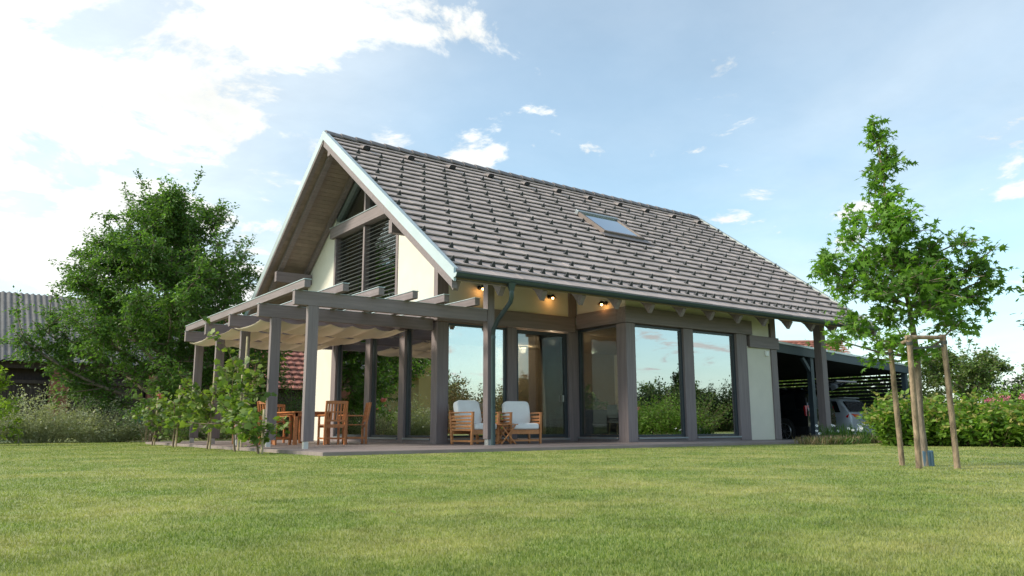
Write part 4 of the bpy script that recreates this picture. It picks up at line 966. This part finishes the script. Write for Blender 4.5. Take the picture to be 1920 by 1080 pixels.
hv = shrub('climbing_plant', 'leafy climber hanging under the pergola before the red roof', 'climber', (3.6, 13.6, 2.35), .45, .25, .4, 85, 10, 12, .13, 'leaf_vine', tmpl=T_vine(), spread=.12)
BX('trellis_post', 'stake_pale', hv, -.75, -.63, -.05, .05, -2.41, -.4)

# ------------------------------------------------------------------ right: carport, cars, hedge
cp = thing('carport', 'dark grey timber carport with slatted rear screen', 'carport')
CX0, CX1, CY0, CY1 = 14.86, 23.4, 2.62, 9.6
def cz(x): return 2.93-(x-CX0)*(2.93-2.50)/(CX1-CX0)
MB().prism([(CX0, CY0+.05, cz(CX0)-.22), (CX1, CY0+.05, cz(CX1)-.22), (CX1, CY0+.05, cz(CX1)-.03), (CX0, CY0+.05, cz(CX0)-.03)], (0, CY1-CY0, 0)).build('roof', 'carport_dark', cp)
MB().prism([(CX0, CY0, cz(CX0)-.30), (CX1, CY0, cz(CX1)-.28), (CX1, CY0, cz(CX1)-.035), (CX0, CY0, cz(CX0)-.035)], (0, .045, 0)).build('fascia', 'carport', cp)
MB().prism([(CX0, CY0-.03, cz(CX0)-.03), (CX1+.03, CY0-.03, cz(CX1)-.03), (CX1+.03, CY0-.03, cz(CX1)+.035), (CX0, CY0-.03, cz(CX0)+.035)], (0, CY1-CY0+.1, 0)).build('roof_edge', 'zinc', cp)
for x, y in ((17.36, 2.63), (23.15, 2.63), (14.95, 9.3), (19.2, 9.3), (23.15, 9.3), (23.15, 6)):
    BX('post', 'carport', cp, x, x+.16, y+.05, y+.21, GZ-.02, cz(x)-.23, bev=.005)
MB().bar((17.0, 2.75, 2.5), (17.42, 2.75, 2.05), .1, .1).build('brace', 'carport', cp)
for k in range(17): BX('slat', 'carport_dark', cp, 14.95, 23.3, 9.47, 9.50, .15+k*.135, .15+k*.135+.095)
for k in range(17): BX('slat', 'carport_dark', cp, 23.32, 23.35, 2.9, 9.45, .15+k*.13, .15+k*.13+.095)
BX('side_panel', 'carport_dark', cp, 14.8, 14.84, 2.7, 9.4, GZ, 2.6)

def car(name, label, loc, rz, Lc, Wc, Hc, paint, van=False, wheel_r=.35):
    """local: length along Y, rear at y=0 looking to -Y, left side at -X"""
    o = thing(name, label, 'car', loc, rz)
    if van: top = [(.02, .55), (.0, 1.05), (.10, Hc-.25), (.22, Hc-.05), (.6, Hc), (Lc-1.9, Hc-.02), (Lc-1.05, 1.08), (Lc-.25, .92), (Lc, .62)]
    else: top = [(.03, .55), (.0, .82), (.06, 1.02), (.42, Hc-.12), (.62, Hc-.03), (1.3, Hc), (2.3, Hc-.03), (3.25, 1.03), (4.2, .88), (Lc, .6)]
    # stations along the length with belt-line tumblehome
    def topz(y):
        for (a, b), (c, d_) in zip(top, top[1:]):
            if a <= y <= c and c > a: return b+(d_-b)*(y-a)/(c-a)
        return top[-1][1]
    ys = sorted(set([.0, .04, .10, .2, .32, .45, .62, .9, 1.3, 1.8, 2.3, 2.8, 3.2, 3.6, 4.0, Lc-.2, Lc]))
    V = []; nsec = 14
    for y in ys:
        tz = topz(max(y, top[1][0]+.001)); ed = min(1, .90+.10*min(1, y/.25))*min(1, .86+.14*min(1, (Lc-y)/.5)); hw = Wc/2*ed
        tz = max(tz, .58); belt = min(1.0, tz-.03); rf = max(0, (tz-belt)/(Hc-1.0))
        sec = [(-hw*.90, .22), (-hw*.985, .32), (-hw, .55), (-hw*.985, .80), (-hw*.95, belt), (-hw*(.95-.17*rf), belt+(tz-belt)*.80), (-hw*(.86-.22*rf), tz-.01)]
        sec = sec+[(-a, b) for a, b in reversed(sec)]; V += [(a, y, b) for a, b in sec]
    F = [(i*nsec+k, i*nsec+(k+1) % nsec, (i+1)*nsec+(k+1) % nsec, (i+1)*nsec+k) for i in range(len(ys)-1) for k in range(nsec)]
    F += [tuple(range(nsec-1, -1, -1)), tuple((len(ys)-1)*nsec+k for k in range(nsec))]
    MB().add(V, F).build('body', paint, o, smooth=True)
    sub_y = (.85, Lc-.95); rw = wheel_r
    for sx in (-1, 1):
        for wy in sub_y:
            x0 = sx*(Wc/2-.20); x1 = sx*(Wc/2+.012)
            MB().disc((sx*(Wc/2-.19), wy, rw+.02), (sx, 0, 0), rw*1.16, rw*1.16, .196, 28).build('wheel_arch', 'plastic_dark', o)
            tv = MB().disc((x0, wy, rw), (sx, 0, 0), rw, rw, .225, 32).build('tyre', 'rubber', o, bev=.02)
            rm = MB().tube([(x1+sx*.012, wy, rw), (x1+sx*.02, wy, rw)], [.04, .035], 12)
            for q in range(10):
                a = q*math.pi/5; c_, s_2 = math.cos(a), math.sin(a)
                rm.bar((x1+sx*.016, wy+c_*.04, rw+s_2*.04), (x1+sx*.016, wy+c_*rw*.70, rw+s_2*rw*.70), .016, .022, (sx, 0, 0))
            ring = [(x1+sx*.016, wy+math.cos(2*math.pi*q/28)*rw*.71, rw+math.sin(2*math.pi*q/28)*rw*.71) for q in range(29)]
            rm.tube(ring, .016, 6, False); rm.build('rim', 'rim', o)
    # glass: side windows follow the tumblehome, rear screen follows the tail
    def side(sx, ya, yb_, z0, z1, inset_r=0.):
        hw = Wc/2; a0, a1 = hw*.957, hw*(.957-.17*(z1-1.0)/((Hc-1)*.8))
        return [(sx*(a0+.004), ya, z0), (sx*(a0+.004), yb_, z0), (sx*(a1+.006), yb_-.12, z1), (sx*(a1+.006), ya+.22+inset_r, z1)]
    for sx in (-1, 1):
        for ya, yb_ in (((.35, 1.2), (1.28, 2.3), (2.38, 3.3)) if not van else ((.35, 1.5), (1.58, 2.6), (2.68, 3.6))):
            MB().prism(side(sx, ya, yb_, 1.03, 1.0+(Hc-1)*.76), (sx*.006, 0, 0)).build('side_window', 'carglass', o)
    zt = Hc-.14 if not van else Hc-.28
    yb0, yt0 = (.045, .395) if not van else (.01, .09)
    MB().prism([(-Wc*.40, yb0+.02, 1.05), (Wc*.40, yb0+.02, 1.05), (Wc*.335, yt0, zt), (-Wc*.335, yt0, zt)], (0, -.022, .01)).build('rear_window', 'carglass', o)
    for sx in (-1, 1):
        if van: MB().prism([(sx*Wc*.395, .05, .86), (sx*Wc*.455, .10, .86), (sx*Wc*.45, .14, 1.20), (sx*Wc*.39, .07, 1.20)], (0, -.06, 0)).build('tail_lamp', 'taillight', o)
        else: MB().prism([(sx*Wc*.20, .02, .86), (sx*Wc*.47, .15, .84), (sx*Wc*.465, .32, .97), (sx*Wc*.44, .12, .98), (sx*Wc*.20, .02, .95)], (0, -.055, 0)).build('tail_lamp', 'taillight', o)
    MB().box(-Wc*.46, Wc*.46, -.05, .16, .30, .52).build('rear_bumper', 'plastic_dark' if van else paint, o, bev=.04)
    MB().box(-.26, .26, -.062, -.05, .56 if not van else .40, .67 if not van else .51).build('number_plate', 'white', o)
    MB().box(-.5, .5, .40, .62, Hc-.02, Hc+.012).build('spoiler', paint, o, bev=.006)
    for sx in (-1, 1): MB().tube([(sx*Wc*.33, .9, Hc+.01), (sx*Wc*.33, 1.0, Hc+.045), (sx*Wc*.33, 2.1, Hc+.04), (sx*Wc*.33, 2.2, Hc)], .014, 6).build('roof_rail', 'zinc', o)
    return o
blk = car('parked_van', 'black van with red tail lamp parked nearest the house in the carport', (19.15, 3.55, GZ-.1), 0, 4.7, 1.82, 1.78, 'black_paint', True, .36)
MB().prism([(-.80, .12, 1.70), (.80, .12, 1.70), (.76, -.60, 1.98), (.6, -1.0, 1.93), (-.6, -1.0, 1.93), (-.76, -.60, 1.98)], (0, .02, .07)).build('raised_tailgate', 'black_paint', blk, bev=.02)
for x in (-.08, .1): MB().ball((x+.3, -.92, 1.92), .05, .03, .02, 8, 6).build('plate_lamp', 'white', blk)
car('parked_suv', 'silver grey estate car parked at the open end of the carport', (22.05, 3.75, GZ-.12), 0, 4.5, 1.84, 1.56, 'silver_paint', False, .34)

hd = [(12.35, -2.75, .8, 1.1), (12.9, -3.5, .85, 1.06), (13.1, -4.3, .95, .96), (13.35, -5.2, 1.0, .84), (13.6, -6.1, 1.0, .82), (13.9, -7.0, 1.0, .85)]
hl = ['bright green broad-leaved shrub hiding the rear corner of the silver car', 'bright green broad-leaved shrub of the hedge behind the left stake', 'bright green broad-leaved shrub of the hedge behind the middle stake', 'bright green broad-leaved shrub of the hedge behind the right stake', 'bright green broad-leaved shrub of the hedge right of the stakes', 'bright green broad-leaved shrub at the right picture edge']
for i, (x, y, r_, h) in enumerate(hd):
    shrub('hedge_shrub', hl[i], 'shrub', (x, y, GZ), r_*.9, r_, h, 100+i, 95, 42, .135, 'leaf_hedge', tmpl=T_ovate(), group='broad-leaved shrubs along the right lawn edge', tips='leaf_hedge_tip', tipn=5, spread=.06)
for i, (x, y, r_, h, lb, lf) in enumerate([(16.2, -3.1, 1.3, 1.4, 'taller loose shrub behind the hedge beside the carport end', 'leaf_hedge'), (16.6, -4.4, 1.4, 1.5, 'taller loose shrub behind the hedge in the middle', 'leaf_hedge'), (17.2, -6.0, 1.5, 1.55, 'taller loose shrub behind the pink flowers', 'leaf_hedge'), (19.2, -5.2, 1.7, 2.0, 'tallest loose shrub before the round tree beyond the hedge', 'leaf_far')]):
    shrub('tall_shrub', lb, 'shrub', (x, y, GZ), r_, r_, h, 120+i, 110, 46, .10, lf, tmpl=T_ovate(), group='taller shrubs behind the hedge', spread=.09)
hy = shrub('hydrangea', 'hydrangea with pink flower heads behind the hedge at the right', 'hydrangea', (15.0, -4.15, GZ), .7, .9, .9, 130, 40, 40, .11, 'leaf_hedge', tmpl=T_ovate())
rgp = np.random.default_rng(5)
for i in range(11):
    a = rgp.uniform(-.5, .45); c = (rgp.uniform(-.5, .2), a*1.3, 1.04+rgp.uniform(-.06, .09)); P_ = np.array(c)+rgp.normal(size=(70, 3))*np.array((.05, .05, .03)); V, F = leaf_arrays(P_, np.full(70, .035), T_diamond(), rgp, -.2, None, .6); npmesh('flower_head', V, F, 'pink', hy)
leafy_tree('garden_tree', 'round dark green tree with brownish tips beyond the hedge', 'tree', (26.3, 2.2, GZ), 3.9, lambda h: 2.2*math.sin(math.pi*min(max(h, .05), .97)**.75), 14, limbs=20, subs=7, twigs=5, lpt=22, lsize=.13, leaf='leaf_far', trunk_r=.12, z0=.1, twl=.5, group='trees beyond the hedge')
leafy_tree('garden_tree', 'lower green tree beyond the hedge at the right picture edge', 'tree', (27.6, -1.0, GZ), 3.3, lambda h: 2.3*math.sin(math.pi*min(max(h, .05), .97)**.75), 15, limbs=20, subs=7, twigs=5, lpt=22, lsize=.13, leaf='leaf_far', trunk_r=.12, z0=.1, twl=.5, group='trees beyond the hedge')
leafy_tree('garden_tree', 'pale green tree rising over the carport roof behind the young tree', 'tree', (33.5, 12.5, GZ), 4.9, lambda h: 2.6*math.sin(math.pi*min(max(h, .05), .97)**.75), 16, limbs=20, subs=7, twigs=5, lpt=20, lsize=.15, leaf='leaf_far', trunk_r=.12, z0=.1, twl=.6, group='trees beyond the hedge')
leafy_tree('garden_tree', 'far green tree above the red roof behind the carport', 'tree', (43.5, 21.2, GZ), 6.6, lambda h: 3.2*math.sin(math.pi*min(max(h, .05), .97)**.75), 17, limbs=18, subs=6, twigs=5, lpt=20, lsize=.2, leaf='leaf_far', trunk_r=.14, z0=.1, twl=.8, group='trees beyond the hedge')
leafy_tree('birch_tree', 'tree outside the right picture edge with one twig reaching in', 'tree', (5.98, -8.84, GZ), 3.4, lambda h: 1.18*math.sin(math.pi*min(max(h, .06), .97)), 18, limbs=12, subs=5, twigs=3, lpt=14, lsize=.08, leaf='leaf_gum', trunk_r=.05, z0=.3, tmpl=T_ovate(), twl=.3)

for i, (x, y, h) in enumerate([(15.8, 12.2, 2.8), (18.4, 12.3, 2.8), (21.0, 12.2, 2.8), (23.6, 11.8, 2.8), (25.6, 9.6, 2.8), (26.0, 7.2, 2.7), (26.2, 5.0, 2.6)]):
    shrub('screen_shrub', '%s dark shrub seen through the carport slats, counted from the house' % ('first', 'second', 'third', 'fourth', 'fifth', 'sixth', 'seventh')[i], 'shrub', (x, y, GZ), 1.5, 1.3, h, 160+i, 110, 60, .20, 'leaf_far', group='shrubs behind the carport', spread=.12)
# flower bed at the corner of the carport
rgb_ = np.random.default_rng(8)
def tuft(label, loc, r_, h, leaf, n, seed):
    rg = np.random.default_rng(seed); o = thing('bed_plant', label, 'plant', loc, 0, 'plants in the bed before the carport')
    a = rg.uniform(0, 6.28, n); q = np.sqrt(rg.random(n))*r_; b = np.stack([np.cos(a)*q, np.sin(a)*q, np.zeros(n)], 1)
    hh = h*rg.uniform(.5, 1.1, n); e = b+np.stack([rg.normal(size=n)*.08, rg.normal(size=n)*.08, hh], 1); w = rg.uniform(.008, .016, n); th = rg.uniform(0, 6.28, n)
    sx = np.stack([np.cos(th)*w, np.sin(th)*w, np.zeros(n)], 1); mid = b*.4+e*.6+rg.normal(size=(n, 3))*.02
    V = np.stack([b-sx*.5, b+sx*.5, mid+sx*.7, e, mid-sx*.7], 1); F = np.arange(n*5).reshape(-1, 5); npmesh('blades', V, F, leaf, o); return o
for i, (x, y, r_, h, lf, lb) in enumerate([(12.9, -.75, .55, .34, 'leaf_dry', 'brownish dry grass tuft at the bed\'s left end'), (13.9, -.55, .6, .36, 'leaf_dry', 'brownish dry grass tuft before the grey carport post'), (14.9, -.6, .6, .36, 'leaf_low', 'green tuft carrying the white daisies'), (15.2, -1.2, .6, .38, 'leaf_dry', 'brownish dry grass tuft right of the daisies'), (15.0, -2.0, .6, .32, 'leaf_low', 'low green tuft next to the broad-leaved hedge')]):
    tuft(lb, (x-.7, y, GZ), r_, h*(.62 if lf == 'leaf_dry' else .8), lf, 420, 140+i)
    tuft('low green leaves among '+lb, (x-.55, y-.1, GZ), r_, h*.55, 'leaf_low', 420, 240+i)
dz_ = tuft('clump of white daisies before the brown eaves post', (14.0, -.3, GZ), .55, .5, 'leaf_low', 260, 150); rg = np.random.default_rng(4)
for i in range(26):
    a, q = rg.uniform(0, 6.28), math.sqrt(rg.random())*.65; c = Vector((math.cos(a)*q, math.sin(a)*q, rg.uniform(.2, .46))); nv = Vector((rg.normal()*.4-.4, rg.normal()*.4-.6, .7)).normalized()
    f = MB(); t1 = nv.cross(Vector((0, 0, 1))).normalized(); t2 = nv.cross(t1)
    for k in range(9):
        b_ = k*2*math.pi/9; d_ = t1*math.cos(b_)+t2*math.sin(b_); e_ = t1*-math.sin(b_)+t2*math.cos(b_); f.add([c+d_*.008, c+d_*.03+e_*.009, c+d_*.042, c+d_*.03-e_*.009], [(0, 1, 2, 3)])
    f.build('daisy_flower', 'daisy', dz_)

# ------------------------------------------------------------------ gardens across the lawn (mirrored in the front windows)
far = [(22, -52, 9, 0), (30, -44, 5.5, 1), (37, -50, 7, 0), (45, -46, 6, 1), (52, -38, 5, 0), (60, -42, 7, 1), (66, -32, 8.5, 0), (74, -30, 9, 1), (15, -48, 7, 1), (8, -55, 9, 0), (28, -36, 4.5, 1), (48, -30, 4.2, 0), (84, -24, 10, 0), (56, -50, 12, 1)]
for i, (x, y, h, r_) in enumerate([(37.6, -25.7, 3.5, 1.15), (40.3, -25.8, 3.7, 1.2), (43.6, -25.6, 3.3, 1.2), (46.6, -25.5, 4.0, 1.6), (49.0, -25.0, 3.7, 1.4), (24.5, -27.5, 4.0, 1.2), (28.0, -27.0, 3.4, 1.5), (31.2, -27.2, 4.2, 1.2)]):
    shrub('thuja', 'dense dark thuja across the lawn, mirrored in the windows', 'conifer', (x, y, GZ), r_, r_, h, 180+i, 130, 90, .2, 'leaf_dark', group='thujas across the lawn', spread=.13, low=.02)
for i, (x, y, h, k) in enumerate(far):
    pf = (lambda h_: 1.5*(1.05-h_)) if k else (lambda h_: 2.6*math.sin(math.pi*min(max(h_, .05), .97)**.8))
    leafy_tree('conifer' if k else 'broadleaf_tree', '%s across the lawn, mirrored in the front windows' % ('slender dark conifer' if k else 'round broadleaf tree'), 'tree', (x, y, GZ), h, pf, 200+i, limbs=26 if k else 16, subs=5, twigs=3, lpt=13, lsize=.26, leaf='leaf_dark' if k else 'leaf_far', trunk_r=.15, z0=.06, twl=.7, lod=4, group='slender conifers across the lawn' if k else 'broadleaf trees across the lawn')
